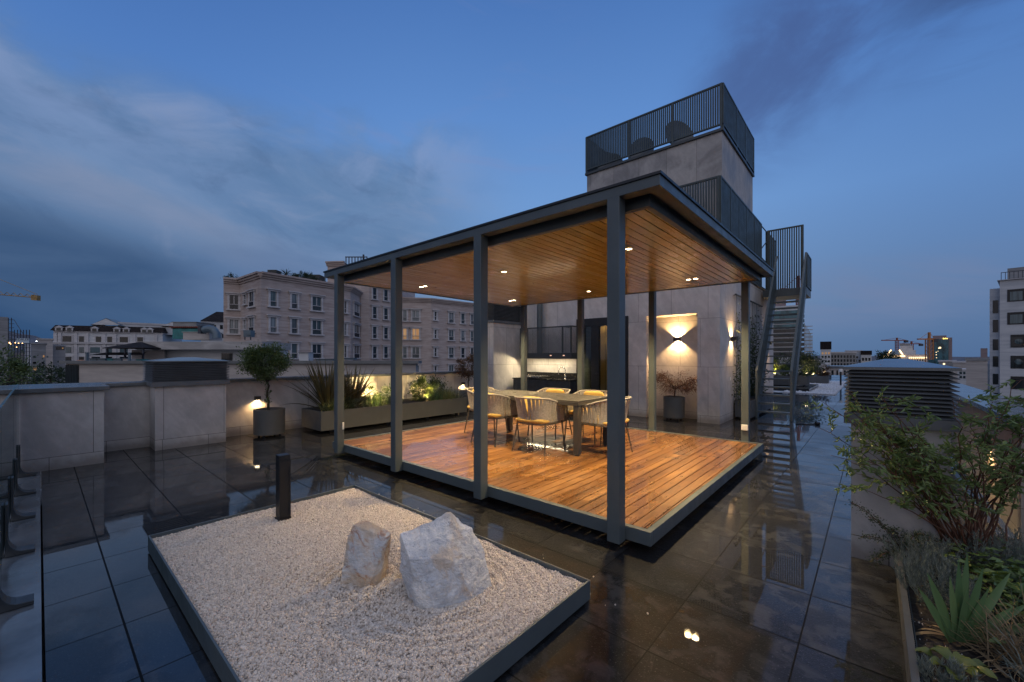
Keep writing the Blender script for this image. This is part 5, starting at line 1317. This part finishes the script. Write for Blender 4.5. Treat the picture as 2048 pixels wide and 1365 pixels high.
m=MB(); x0,x1=(126-c)*S,(316-c)*S; m.add([(x0,-.6,zt+.5),(x1,-.6,zt+.5),(x1,18,zt+.5),(x0,18,zt+.5),(x0+.7,.3,zz(653)),(x1-.6,.3,zz(653)),(x1-.6,17,zz(653)),(x0+.7,17,zz(653))],[(0,1,5,4),(1,2,6,5),(2,3,7,6),(3,0,4,7),(4,5,6,7)])
m.build('roof',M['dark_roof'],e)
for px in (139.5,156,196,233,249,280,290):
    m=MB(); x_=(px-c)*S; z0=zz(665); m.box(x_-.75,x_+.75,-.55,1,z0,z0+1.0); m.add([(x_-.95,-.62,z0+1.0),(x_+.95,-.62,z0+1.0),(x_,-.62,z0+1.55),(x_-.95,1.4,z0+1.0),(x_+.95,1.4,z0+1.0),(x_,1.4,z0+1.55)],[(0,1,2),(0,2,5,3),(1,4,5,2)])
    d_=m.build('dormer',M['trim'],e); MB().box(x_-.45,x_+.45,-.6,-.551,z0+.1,z0+.9).build('pane',M['pane_dark']).parent=d_; bpy.context.view_layer.update()
for px,wd in ((208,27),(326,22)):
    m=MB(); x_=(px-c)*S; w=wd*S; z0=zz(651 if px<300 else 650); h=zz(636 if px<300 else 639)-z0
    m.box(x_-w*.9,x_+w*.9,2.6,9,zt,z0-.01); m.build('gable_wall',M['white_wall'],e)
    m=MB(); m.add([(x_-w,2,z0),(x_+w,2,z0),(x_,2,z0+h),(x_-w,9,z0),(x_+w,9,z0),(x_,9,z0+h)],[(0,2,5,3),(1,4,5,2),(0,3,4,1)]); m.build('roof',M['blue_roof'],e)
    m=MB(); m.add([(x_-w*.9,1.9,z0+.2),(x_+w*.9,1.9,z0+.2),(x_,1.9,z0+h-.15),(x_-w*.9,2.6,z0+.2),(x_+w*.9,2.6,z0+.2),(x_,2.6,z0+h-.15)],[(0,1,2),(3,5,4),(0,3,4,1)]); m.build('gable',M['white_wall'],e)
block('mansion_wing',238,345,650,126,10,'white_wall','white upper wing of the mansion with roof railing',[(660,676,[(319,331)],'pane')],parapet=.5)
e,S,c,zt=block('mansard_house',402,452,643,95,14,'white_wall','dark-roofed white house peeping out left of the apartment house',[(650,658,[(428,432),(440,446)],'pane_dark'),(668,676,[(440,447)],'pane_dark')])
m=MB(); x0,x1=(401-c)*S,(452-c)*S; m.add([(x0,-.4,zt),(x1,-.4,zt),(x1,14,zt),(x0,14,zt),(x0+3,4,zt+2.6),(x1,4,zt+2.6),(x1,12,zt+2.6),(x0+3,12,zt+2.6)],[(0,1,5,4),(1,2,6,5),(2,3,7,6),(3,0,4,7),(4,5,6,7)]); m.build('roof',M['dark_roof'],e)
# left edge
e,S,c,zt=block('unfinished_block',-60,17,633,60,14,'grey_wall','bare grey unfinished block at the far left edge','')
sc_=empty('scaffolding',(*at(38,58),ZG),TH,'dark tubular scaffolding standing beside the bare grey block','scaffolding'); m=MB(); S=58/FOC
for px in range(17,62,6): m.tube([((px-38)*S,0,0),((px-38)*S,0,zat(660 if px>28 else 636,58)-ZG)],.05,5)
for yy in range(640,760,8):
    x1=(61 if yy>664 else 28); m.tube([((17-38)*S,0,zat(yy,58)-ZG),((x1-38)*S,0,zat(yy,58)-ZG)],.035,5)
m.tube([((28-38)*S,0,zat(640,58)-ZG),((46-38)*S,0,zat(668,58)-ZG)],.035,5)
m.build('tubes',M['scaf'],sc_)
sg=empty('banner_sign',(*at(44.5,57),zat(686.5,57)),TH,'pale blue lettered banner hung on the scaffolding at the far left','sign'); S=57/FOC
MB().box(-13.5*S,13.5*S,0,.06,0,9.5*S).build('banner',M['sign'],sg)
cu=bpy.data.curves.new('lettering','FONT'); cu.body='KOHLER'; cu.size=.42; cu.align_x='CENTER'; cu.align_y='CENTER'; cu.extrude=.01; cu.space_character=1.25
tmp=link(bpy.data.objects.new('lettering_curve',cu)); bpy.context.view_layer.update()
lm=bpy.data.meshes.new_from_object(tmp.evaluated_get(bpy.context.evaluated_depsgraph_get())); bpy.data.objects.remove(tmp)
lo=link(bpy.data.objects.new('lettering',lm)); lm.materials.clear(); lm.materials.append(M['sign_ink']); lo.parent=sg; lo.location=(0,-.012,7.0*S); lo.rotation_euler=(rad(90),0,0)
block('grey_flats',63,92,689,80,10,'grey_wall','dark grey flats with a lit stair left of the mansion',[(712,716,[(66,72),(93,97)],'pane'),(711,715,[(86,89)],'pane_lit'),(724,728,[(66,72),(83,88)],'pane_dark'),(736,741,[(67,73)],'pane_lit'),(738,742,[(83,88)],'pane_dark')],parapet=.3,roof='grey_wall')
block('tan_flats',75,106,680,95,10,'cream_wall','tan windowless flats rising behind the dark grey ones',parapet=.3,roof='cream_wall')
block('low_white_flats',92,131,692,100,10,'cream_wall','low pale flats just left of the white mansion',[(694,700,[(112,129)],'pane_dark'),(695.5,698,[(124,127)],'pane_lit'),(705,709,[(94,100)],'pane_dark')],parapet=.3)
block('white_shaft',51,62,688,62,4,'white_wall','narrow white lift shaft beside the scaffolding')
block('small_roofhouse',17,50,706,64,6,'cream_wall','tiled pale wall behind the scaffolding')
tc=empty('tower_crane',(*at(-60,150),ZG),0,'yellow tower crane jib with a counterweight at the far left sky','crane')
S=150/FOC; a=Vector((*at(75,150),zat(596,150)))-tc.location; b=Vector((*at(-60,150),zat(585,150)))-tc.location; m=MB()
m.tube([a,b],.17,5); a2=a+Vector((0,0,.0)); 
for t in (0,.1,.2,.3,.4,.5,.6,.7,.8,.9): p=a.lerp(b,t); m.tube([p,a.lerp(b,t+.05)+Vector((0,0,1.1)),a.lerp(b,t+.1)],.12,4)
m.tube([a+Vector((0,0,1.2)),b+Vector((0,0,9))],.08,4); m.tube([b+Vector((0,0,9)),Vector((b.x,b.y,0))],.9,4)
m.build('jib',M['yellow'],tc); d_=(a-b).normalized(); m=MB(); m.obox(a-d_*2.4-Vector((0,0,1.0)),d_*2.2,Vector((-d_.y,d_.x,0))*1.2,(0,0,1.9)); m.build('counterweight',M['yellow'],tc)
# hills
def hills():
    n=90;V=[];Fq=[]
    for i in range(n):
        px=-900+3200*i/(n-1); th=math.atan((px-CX)/FOC); 
        base=max(0,78*math.exp(-((px+120)/210)**2)-0)+14+5*mnoise.noise((px*.01,0,0))
        if px>600: base=10+4*mnoise.noise((px*.02,1,0))
        for j,(D,hf) in enumerate(((2400,0),(2800,.35),(3300,.72),(3700,1.0),(3900,.9))):
            k=ray(px); L=math.hypot(*k); x,y=k[0]/L*D,k[1]/L*D
            hh=ZG+base*hf*(3300/FOC)*(1+.25*mnoise.noise((px*.02,j*1.7,2)))*math.cos(th)*D/3500
            V.append((x,y,hh))
    for i in range(n-1):
        for j in range(4): Fq.append([i*5+j,(i+1)*5+j,(i+1)*5+j+1,i*5+j+1])
    o=npmesh('hills',np.array(V),np.array(Fq),simple('dry_hills',(.11,.105,.12),.9,0,.35,.012),None,True); tag(o,kind='structure')
hills()
def speck(px,py,d,s,mat,lab):
    x,y=at(px,d); z=zat(py,d); e=empty('street_lamp',(x,y,ZG),0,lab,'street lamp','far street lamps'); MB().lathe([(.001,-s),(s*.7,-s*.7),(s,0),(s*.7,s*.7),(.001,s)],(0,0,z-ZG),8).build('lamp_head',M[mat],e); MB().tube([(0,0,0),(0,0,z-ZG-s)],s*.3,5).build('pole',M['scaf'],e)
M['amber']=emit('amber_street_light',(1,.55,.22),9); M['coolw']=emit('pale_street_light',(.85,.92,1),7)
for i,(px,py) in enumerate(((18,686),(30,686),(37,686.5),(64,687),(73,683),(114,684),(22,688),(34,695),(112,689),(45,686))):
    speck(px,py,700,.8 if i%3 else 1.1,'coolw' if i in(4,5,8) else 'amber','tiny far street lamp glimmering on the plain left of the white mansion')
# trees beyond the left wall
def tree(px,d,ytop,r,n,lab,rz=1.2,mat='l_city',leaf=(.08,.16),grp='trees beyond the left wall'):
    x,y=at(px,d); zt=zat(ytop,d); e=empty('street_tree',(x,y,ZG),0,lab,'tree',grp); c=zt-ZG-r*rz*.95
    P,D=clump_points(n,(0,0,c),(r,r,r*rz),24,.30,.55); ll=np.random.uniform(leaf[0],leaf[1],n); leaves('crown',P,D+rdir(n)*.7-[0,0,.2],ll,ll*.5,M[mat],e)
    m=MB(); branch(m,(0,0,0),(0,0,c),.22,.10,.01,5)
    for k in range(12): v=rdir(1)[0]; branch(m,(0,0,c-r*.4),(v[0]*r*.8,v[1]*r*.8,c+v[2]*r*rz*.8),.05,.015,.08,4)
    m.build('trunk',M['bark'],e); return e
tree(-14,13,692,.85,4200,'leafy green tree cut by the left edge of the picture',1.3,leaf=(.06,.12),mat='l_topiary')
tree(38,15,733,.95,1800,'green tree crown just above the left coping',.9,leaf=(.06,.12),mat='l_dark')
tree(103,60,731,2.2,1300,'dark tree between the flats and the neighbouring house',.9,leaf=(.25,.45))
# --- right-hand city
F2='far buildings on the right skyline'
block('construction_tower',1541,1602,612,230,24,'white_wall','unfinished glass tower with white floor slabs behind the staircase','',grp=F2)
e=bpy.data.objects['construction_tower']; S=230/FOC; c=1571.5
for i in range(12):
    y0=622+i*9.2; MB().box((1542-c)*S,(1602-c)*S,-.6,-.01,zat(y0+6.3,230)-ZG,zat(y0,230)-ZG).build('window',M['tower_glass' if i<4 else 'pane_dark'],e)
MB().box((1544-c)*S,(1572-c)*S,2,12,zat(612,230)-ZG+.01,zat(596,230)-ZG).build('penthouse_core',M['pink_stone'],e)
m=MB()
for k in range(7):
    xx=(1602+k*2.0-c)*S; m.box(xx-.12,xx+.12,0,.3,0,zat(648+ k*4,230)-ZG)
for i in range(16): m.box((1602-c)*S,(1615-c)*S,0,.25,zat(655+i*7,230)-ZG,zat(655+i*7,230)-ZG+.3)
m.build('scaffold',M['yellow'],e)
def crane(px,d,ybase,ytop,yj,pxa,pxb,mat,lab,w=.9):
    x,y=at(px,d); e=empty('tower_crane',(x,y,ZG),TH,lab,'crane','tower cranes on the right skyline'); S=d/FOC; m=MB(); z1=zat(ytop,d)-ZG; zj=zat(yj,d)-ZG; z0=0
    for sx in (-w,w):
        for sy in (-w,w): m.box(sx-.25,sx+.25,sy-.25,sy+.25,z0,zj)
    k=int((zj-0)/(2*w)); 
    for i in range(k): 
        za=i*2*w; m.tube([(-w,-w,za),(w,-w,za+2*w)],.16,4); m.tube([(w,w,za),(-w,w,za+2*w)],.16,4)
    m.build('mast',M[mat],e); m=MB()
    m.box((pxa-px)*S,(pxb-px)*S,-.5,.5,zj,zj+.9); m.box(-.6,.6,-.6,.6,zj,z1); m.tube([(0,0,z1),((pxa-px)*S*.8,0,zj+.8)],.14,4); m.tube([(0,0,z1),((pxb-px)*S*.9,0,zj+.8)],.14,4)
    m.build('jib',M[mat],e); sgn=1 if abs(pxb-px)<abs(pxa-px) else -1; q=((pxb if sgn>0 else pxa)-px)*S; m=MB(); m.box(q-1.6,q+1.6,-.9,.9,zj-1.8,zj+.5); m.build('counterweight',M['scaf'],e)
crane(1597,260,700,552,580,1560,1612,'rust','red crane rising behind the unfinished glass tower',.8)
crane(1794,420,700,676,682,1763,1812,'rust','left small crane above the floodlit palace',.9)
crane(1823,420,700,683,689,1800,1842,'rust','right small crane above the floodlit palace',.9)
crane(1858.5,300,730,665,680,1835,1870,'orange','big orange crane in front of the glass hotel tower',1.4)
D_=175
block('terraced_flats',1660,1712,707,D_,14,'grey_wall','pale grey flats with rows of dark windows left of the right-hand shaft',[(yy,yy+5,row(1661,1711,8,3.4),'pane_dark') for yy in (711,719,727,735)],parapet=.6,grp=F2)
block('corner_flats',1641,1662,699,D_-4,12,'white_wall','tallest white flats with a dark roof on the right skyline',[(yy,yy+4,row(1642,1661,3,4),'pane_dark') for yy in (712,721,730,739)]+[(705,709,row(1642,1661,3,3),'pane_lit')],parapet=3.2,roof='dark_roof',grp=F2)
block('stepped_flats',1690,1724,703,D_+14,14,'white_wall','white stepped flats with a small turret',[(712,716,[(1697,1701)],'pane_glow'),(713,717,[(1706,1716)],'pane_dark'),(720,724,row(1692,1723,4,4),'pane_dark')],parapet=.4,grp=F2)
block('end_flats',1722,1743,710,D_+6,12,'white_wall','low white flats with a dark hipped roof at the right end of the row',[(716,722,row(1723,1742,3,4),'pane_dark')],parapet=1.8,roof='dark_roof',grp=F2)
block('side_flats',1625,1643,722,150,10,'grey_wall','small grey flats half hidden by the round bush',[(yy,yy+4,row(1627,1642,3,3),'pane_dark') for yy in (727,735,743)]+[(746,748,[(1635,1638)],'pane_glow')],parapet=.4,grp=F2)
block('pink_side_flats',1643,1656,730,130,8,'cream_wall','narrow pinkish flats with a lit window by the round bush',[(742,746,[(1647,1651)],'pane_glow')],parapet=.3,grp=F2)
block('pale_pavilion_house',1653,1702,737,70,9,'cream_wall','pale columned house with a metal roof left of the right-hand shaft',[(741,756,[(1663,1667),(1673,1676),(1688,1691)],'pane_dark')],parapet=.35,roof='cap',grp=F2)
e,S,c,zt=block('white_gatehouse',1560,1584,722,60,5,'white_wall','small white house with tall windows seen through the staircase',[(726,742,[(1565,1568),(1572,1575),(1578,1581)],'pane_dark')],parapet=.5,grp=F2)
# floodlit palace
D_=330
e,S,c,zt=block('lit_palace',1762,1853,712,D_,26,'white_wall','white palace with a floodlit cornice and dome on the right skyline',[(719,722,row(1817,1852,7,2.2),'pane_dark'),(725,728,row(1817,1852,7,2.2),'pane_dark')],parapet=1.,grp=F2)
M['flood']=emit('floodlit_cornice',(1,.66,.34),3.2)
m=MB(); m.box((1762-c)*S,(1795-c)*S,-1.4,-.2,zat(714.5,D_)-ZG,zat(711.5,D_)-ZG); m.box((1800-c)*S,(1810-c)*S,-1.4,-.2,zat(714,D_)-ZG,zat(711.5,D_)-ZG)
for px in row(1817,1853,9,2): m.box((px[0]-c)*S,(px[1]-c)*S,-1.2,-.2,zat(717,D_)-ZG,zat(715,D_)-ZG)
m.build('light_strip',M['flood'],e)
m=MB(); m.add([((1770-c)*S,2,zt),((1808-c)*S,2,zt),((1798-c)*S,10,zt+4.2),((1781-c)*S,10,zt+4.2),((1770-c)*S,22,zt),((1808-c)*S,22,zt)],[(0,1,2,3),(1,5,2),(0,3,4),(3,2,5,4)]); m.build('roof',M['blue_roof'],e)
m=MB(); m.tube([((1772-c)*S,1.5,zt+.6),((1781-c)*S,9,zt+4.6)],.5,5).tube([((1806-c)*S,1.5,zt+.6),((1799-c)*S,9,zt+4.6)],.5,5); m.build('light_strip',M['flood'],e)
MB().box((1794-c)*S,(1832-c)*S,12,24,zt,zt+4.6).box((1800-c)*S,(1826-c)*S,13,22,zt+4.6,zt+8.2).build('upper_storey',M['white_wall'],e)
MB().box((1799-c)*S,(1821-c)*S,13,21,zt+8.2,zt+10).build('roof_plant',M['grey_wall'],e)
city_bush(1778,110,zat(728,110),2.3,900,'dark tree crown below the floodlit palace','l_city','park_tree',.75,None)
# hotel tower
D_=460
e,S,c,zt=block('hotel_tower',1853,1904,676,D_,40,'pink_stone','tall pink stone and teal glass tower on the right skyline','',grp=F2)
MB().box((1869-c)*S,(1897-c)*S,-1.5,-.1,0,zat(679,D_)-ZG).build('glass_front',M['tower_glass'],e)
MB().box((1866-c)*S,(1893-c)*S,4,30,zt,zt+2.6).build('roof_storey',M['pink_stone'],e)
M['gold']=emit('gold_rooftop_sign',(1,.70,.16),3.0)
m=MB()
for k,(w,h) in enumerate(((1.2,1.6),(1,1.1),(1,1.1),(.6,1.7),(1,1.1),(1.1,1.1))): m.box((1886+k*1.6-c)*S,(1886+k*1.6+w-c)*S,-1.0,-.4,zt-1.9,zt-1.9+h)
m.build('lit_sign',M['gold'],e)
for (px,py,s) in ((1880,696,1.6),(1877.5,697,.8),(1872.5,705,.7),(1872.5,710,.7),(1873,716,.6),(1876,703,.5)): MB().box((px-c)*S-s*.5,(px-c)*S+s*.5,-1.9,-1.55,zat(py,D_)-ZG-s*.5,zat(py,D_)-ZG+s*.5).build('window',M['pane_glow'],e)
block('blue_hoarding',1856,1884,720,250,6,'tower_glass','blue site hoarding at the foot of the big orange crane',grp=F2)
block('low_grey_flats',1877,1912,724,140,12,'grey_wall','low grey flats behind the right end of the slatted shaft hood',[(727,730,[(1886,1890)],'pane_glow')],parapet=.5,grp=F2)
block('cream_low_house',1906,1936,726,110,9,'cream_wall','low cream house between the slatted hood and the blank wall',[(738,741,row(1912,1934,3,4),'pane_dark')],parapet=.4,grp=F2)
block('white_low_house',1915,1935,742,90,8,'white_wall','low white house with blue windows beside the slatted hood',[(744,749,row(1918,1932,2,5),'pane'),(752,757,row(1918,1932,2,5),'pane')],parapet=.4,grp=F2)
block('blank_wall_house',1932,1975,722,72,10,'cream_wall','blank cream side wall next to the white modern block',parapet=.5,roof='grey_wall',grp=F2)
block('dark_far_tower',1961,1975,697,260,12,'pink_stone','dark slim tower peeping out beside the white modern block',grp=F2)
# white modern block at the right edge
D_=36
e,S,c,zt=block('white_modern_block',1997,2130,556,D_,12,'white_wall','white modern block with dark recessed windows at the right edge','',parapet=.06)
mb=MB().box((1974-c)*S,(1997-c)*S-.001,.6,9,0,zat(570,D_)-ZG); mb.build('stair_wing',M['white_wall'],e)
for (y0,y1) in ((595,622),(636,662),(677,700),(713,735),(750,772),(790,812)):
    MB().box((1981-c)*S,(1993-c)*S,.56,.595,zat(y1,D_)-ZG,zat(y0,D_)-ZG).build('window',M['pane_dark'],e)
for k,(y0,y1) in enumerate(((576,601),(623,648),(669,695),(712,738),(754,780),(797,822))):
    a=2013 if k<2 else 2020
    w=MB().box((a-c)*S,(2100-c)*S,-.03,-.004,zat(y1,D_)-ZG,zat(y0,D_)-ZG).build('window',M['black'],e)
    MB().box((a+6-c)*S if k<2 else (a+1-c)*S,(2045-c)*S,-.05,-.031,zat(y1-2,D_)-ZG,zat(y0+5,D_)-ZG).build('pane',M['pane_dark' if k>1 else 'pane']).parent=w
m=MB()
for i in range(12): m.box((2000+i*9-c)*S-.02,(2000+i*9-c)*S+.02,.1,.14,zt+.07,zt+.72)
m.box((1999-c)*S,(2110-c)*S,.09,.15,zt+.70,zt+.75); m.build('roof_railing',M['scaf'],e)
MB().box((2012-c)*S,(2120-c)*S,1.6,9,zt+.07,zt+1.25).build('upper_storey',M['grey_wall'],e)
for k,(px,py) in enumerate(((2037,683),(2037,724))):
    MB().lathe([(.001,-.01),(.24,0),(.24,.02),(.001,.03)],(0,0,0),20).build('round_ornament',M['pane'],e); o=bpy.context.scene.objects[-1] if False else None
for o in [q for q in e.children if q.name.startswith('round_ornament')]: pass
k=0
for q in e.children:
    if q.name.startswith('round_ornament'):
        q.location=((2037-c)*S,-.056,zat((683,724)[k],D_)-ZG); q.rotation_euler=(rad(90),0,0); k+=1

# ------------------------------------------------------------------ dusk sky
w=bpy.data.worlds.new('World'); sc.world=w; w.use_nodes=True
t=NT(w); bg=t.n['Background']
d=t.node('ShaderNodeTexCoord').outputs['Generated']; d=t.vm('NORMALIZE',d); dx,dy,dz=t.sep(d)
R2D=180/math.pi
fw=t.vm('DOT_PRODUCT',d,(FW[0],FW[1],0)); rt=t.vm('DOT_PRODUCT',d,(RT[0],RT[1],0))
az=t.m('MULTIPLY',t.m('ARCTAN2',rt,fw),R2D); el=t.m('MULTIPLY',t.m('ARCSINE',dz),R2D); elp=t.m('MAXIMUM',el,0)
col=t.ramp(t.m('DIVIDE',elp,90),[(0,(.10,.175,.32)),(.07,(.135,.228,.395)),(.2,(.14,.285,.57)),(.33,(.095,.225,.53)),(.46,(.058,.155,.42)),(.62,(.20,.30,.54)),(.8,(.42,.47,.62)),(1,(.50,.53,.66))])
# a paler belt around the view axis, deeper blue to either side
side=t.mix(t.ss(t.m('ABSOLUTE',t.m('SUBTRACT',az,4)),12,52),(1.08,1.06,1.03),(.74,.80,.87)); col=t.mix(1,col,side,'MULTIPLY')
n1=t.noise(t.xyz(t.m('MULTIPLY',az,.045),t.m('MULTIPLY',el,.075),0),1.0,8,.58,.6)
n2=t.noise(t.xyz(t.m('MULTIPLY',t.m('SUBTRACT',az,t.m('MULTIPLY',el,.9)),.035),t.m('MULTIPLY',t.m('ADD',el,t.m('MULTIPLY',az,.16)),.16),4.2),1.0,7,.56,.9)
n3=t.noise(t.xyz(t.m('MULTIPLY',az,.02),t.m('MULTIPLY',el,.03),9),1.0,6,.55,.4)
def sub(a,b): return t.m('SUBTRACT',a,b)
def mul(a,b): return t.m('MULTIPLY',a,b)
def add(a,b): return t.m('ADD',a,b)
# big cloud bank on the left: top edge sinks towards the right
edge=add(27.5,mul(sub(n1,.5),20))
bank=mul(t.ss(sub(edge,el),-2.5,4.5),t.ss(az,4,-17))
rim=mul(t.ss(sub(edge,el),-1,3),t.ss(sub(edge,el),13,3))
bc=t.mix(t.ss(n2,.30,.74),(.086,.160,.29),(.152,.236,.385))
bc=t.mix(mul(rim,t.ss(n1,.40,.60)),bc,(.20,.275,.45))
col=t.mix(mul(bank,.76),col,bc)
n4=t.noise(t.xyz(mul(add(az,mul(el,.5)),.11),mul(el,.22),2.7),1.0,8,.62,.5)
col=t.mix(mul(mul(bank,t.ss(n4,.50,.72)),.45),col,(.20,.265,.42)); col=t.mix(mul(mul(bank,t.ss(n4,.50,.30)),.35),col,(.06,.115,.235))
# pale streak, dark rain curtain below it
se=add(add(16.5,mul(add(az,51),-.20)),mul(sub(n2,.5),6))
streak=mul(mul(t.ss(t.m('ABSOLUTE',sub(el,se)),2.6,.2),t.ss(az,-22,-38)),t.ss(n1,.30,.6)); col=t.mix(mul(streak,.42),col,(.185,.225,.335))
dark=mul(mul(t.ss(sub(se,el),.5,6),t.ss(az,-20,-44)),.92); col=t.mix(dark,col,t.mix(t.ss(n2,.3,.7),(.022,.064,.155),(.045,.095,.195)))
pk=mul(mul(t.ss(t.m('ABSOLUTE',sub(el,8)),8,1),t.ss(t.m('ABSOLUTE',add(az,27)),15,3)),t.ss(n1,.3,.65)); col=t.mix(mul(pk,.6),col,(.110,.175,.325))
# thin wisps overhead
wsp=mul(mul(t.ss(n2,.52,.74),t.ss(el,10,20)),t.ss(t.m('ABSOLUTE',add(az,12)),26,6)); col=t.mix(mul(wsp,.34),col,(.19,.23,.43))
# violet-grey cloud upper right
de=t.m('ABSOLUTE',sub(el,add(30,mul(add(az,-32),.55)))); c2=mul(mul(t.ss(de,13,2),t.ss(az,19,29)),t.ss(n1,.36,.6)); col=t.mix(mul(c2,.72),col,(.050,.085,.225))
c3=mul(mul(t.ss(t.m('ABSOLUTE',sub(el,31)),8,2),t.ss(az,40,47)),t.ss(n2,.40,.6)); col=t.mix(mul(c3,.7),col,(.040,.075,.19))
lowr=mul(mul(t.ss(t.m('ABSOLUTE',sub(el,6.5)),5,1),t.ss(t.m('ABSOLUTE',sub(az,40)),17,4)),t.ss(n2,.34,.62)); col=t.mix(mul(lowr,.7),col,(.150,.205,.35))
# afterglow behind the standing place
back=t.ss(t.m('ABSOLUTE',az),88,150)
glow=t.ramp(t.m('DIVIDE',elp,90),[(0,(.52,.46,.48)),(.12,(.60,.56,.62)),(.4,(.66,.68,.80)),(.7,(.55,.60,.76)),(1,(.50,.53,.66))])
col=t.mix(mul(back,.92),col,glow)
sky=t.node('ShaderNodeTexSky',sky_type='NISHITA'); sky.sun_disc=False; sky.sun_elevation=rad(-3); sky.sun_rotation=math.pi-TH+0; sky.altitude=1400
scn=t.node('ShaderNodeVectorMath',operation='SCALE'); t.put(scn.inputs[0],sky.outputs[0]); scn.inputs['Scale'].default_value=.06
col=t.mix(1,col,scn.outputs[0],'ADD')
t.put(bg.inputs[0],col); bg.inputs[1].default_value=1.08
try: w.cycles.sampling_method='MANUAL'; w.cycles.sample_map_resolution=512
except Exception: pass

# ------------------------------------------------------------------ camera and render settings
cam=bpy.data.cameras.new('camera'); co_=link(bpy.data.objects.new('camera',cam)); sc.camera=co_
cam.sensor_width=36; cam.lens=36*FOC/2048; cam.shift_y=(HY-682.5)/2048; cam.clip_start=.05; cam.clip_end=9000
co_.location=(0,0,H); co_.rotation_euler=(rad(90),0,TH)
sc.view_settings.view_transform='Standard'; sc.view_settings.look='None'; sc.view_settings.gamma=1; sc.view_settings.exposure=0
sc.cycles.use_denoising=True
try: sc.cycles.denoiser='OPENIMAGEDENOISE'; sc.cycles.denoising_input_passes='RGB_ALBEDO_NORMAL'
except Exception: pass
sc.cycles.max_bounces=7; sc.cycles.diffuse_bounces=3; sc.cycles.glossy_bounces=4; sc.cycles.transparent_max_bounces=16; sc.cycles.transmission_bounces=4
sc.cycles.sample_clamp_indirect=6; sc.cycles.caustics_reflective=False; sc.cycles.caustics_refractive=False
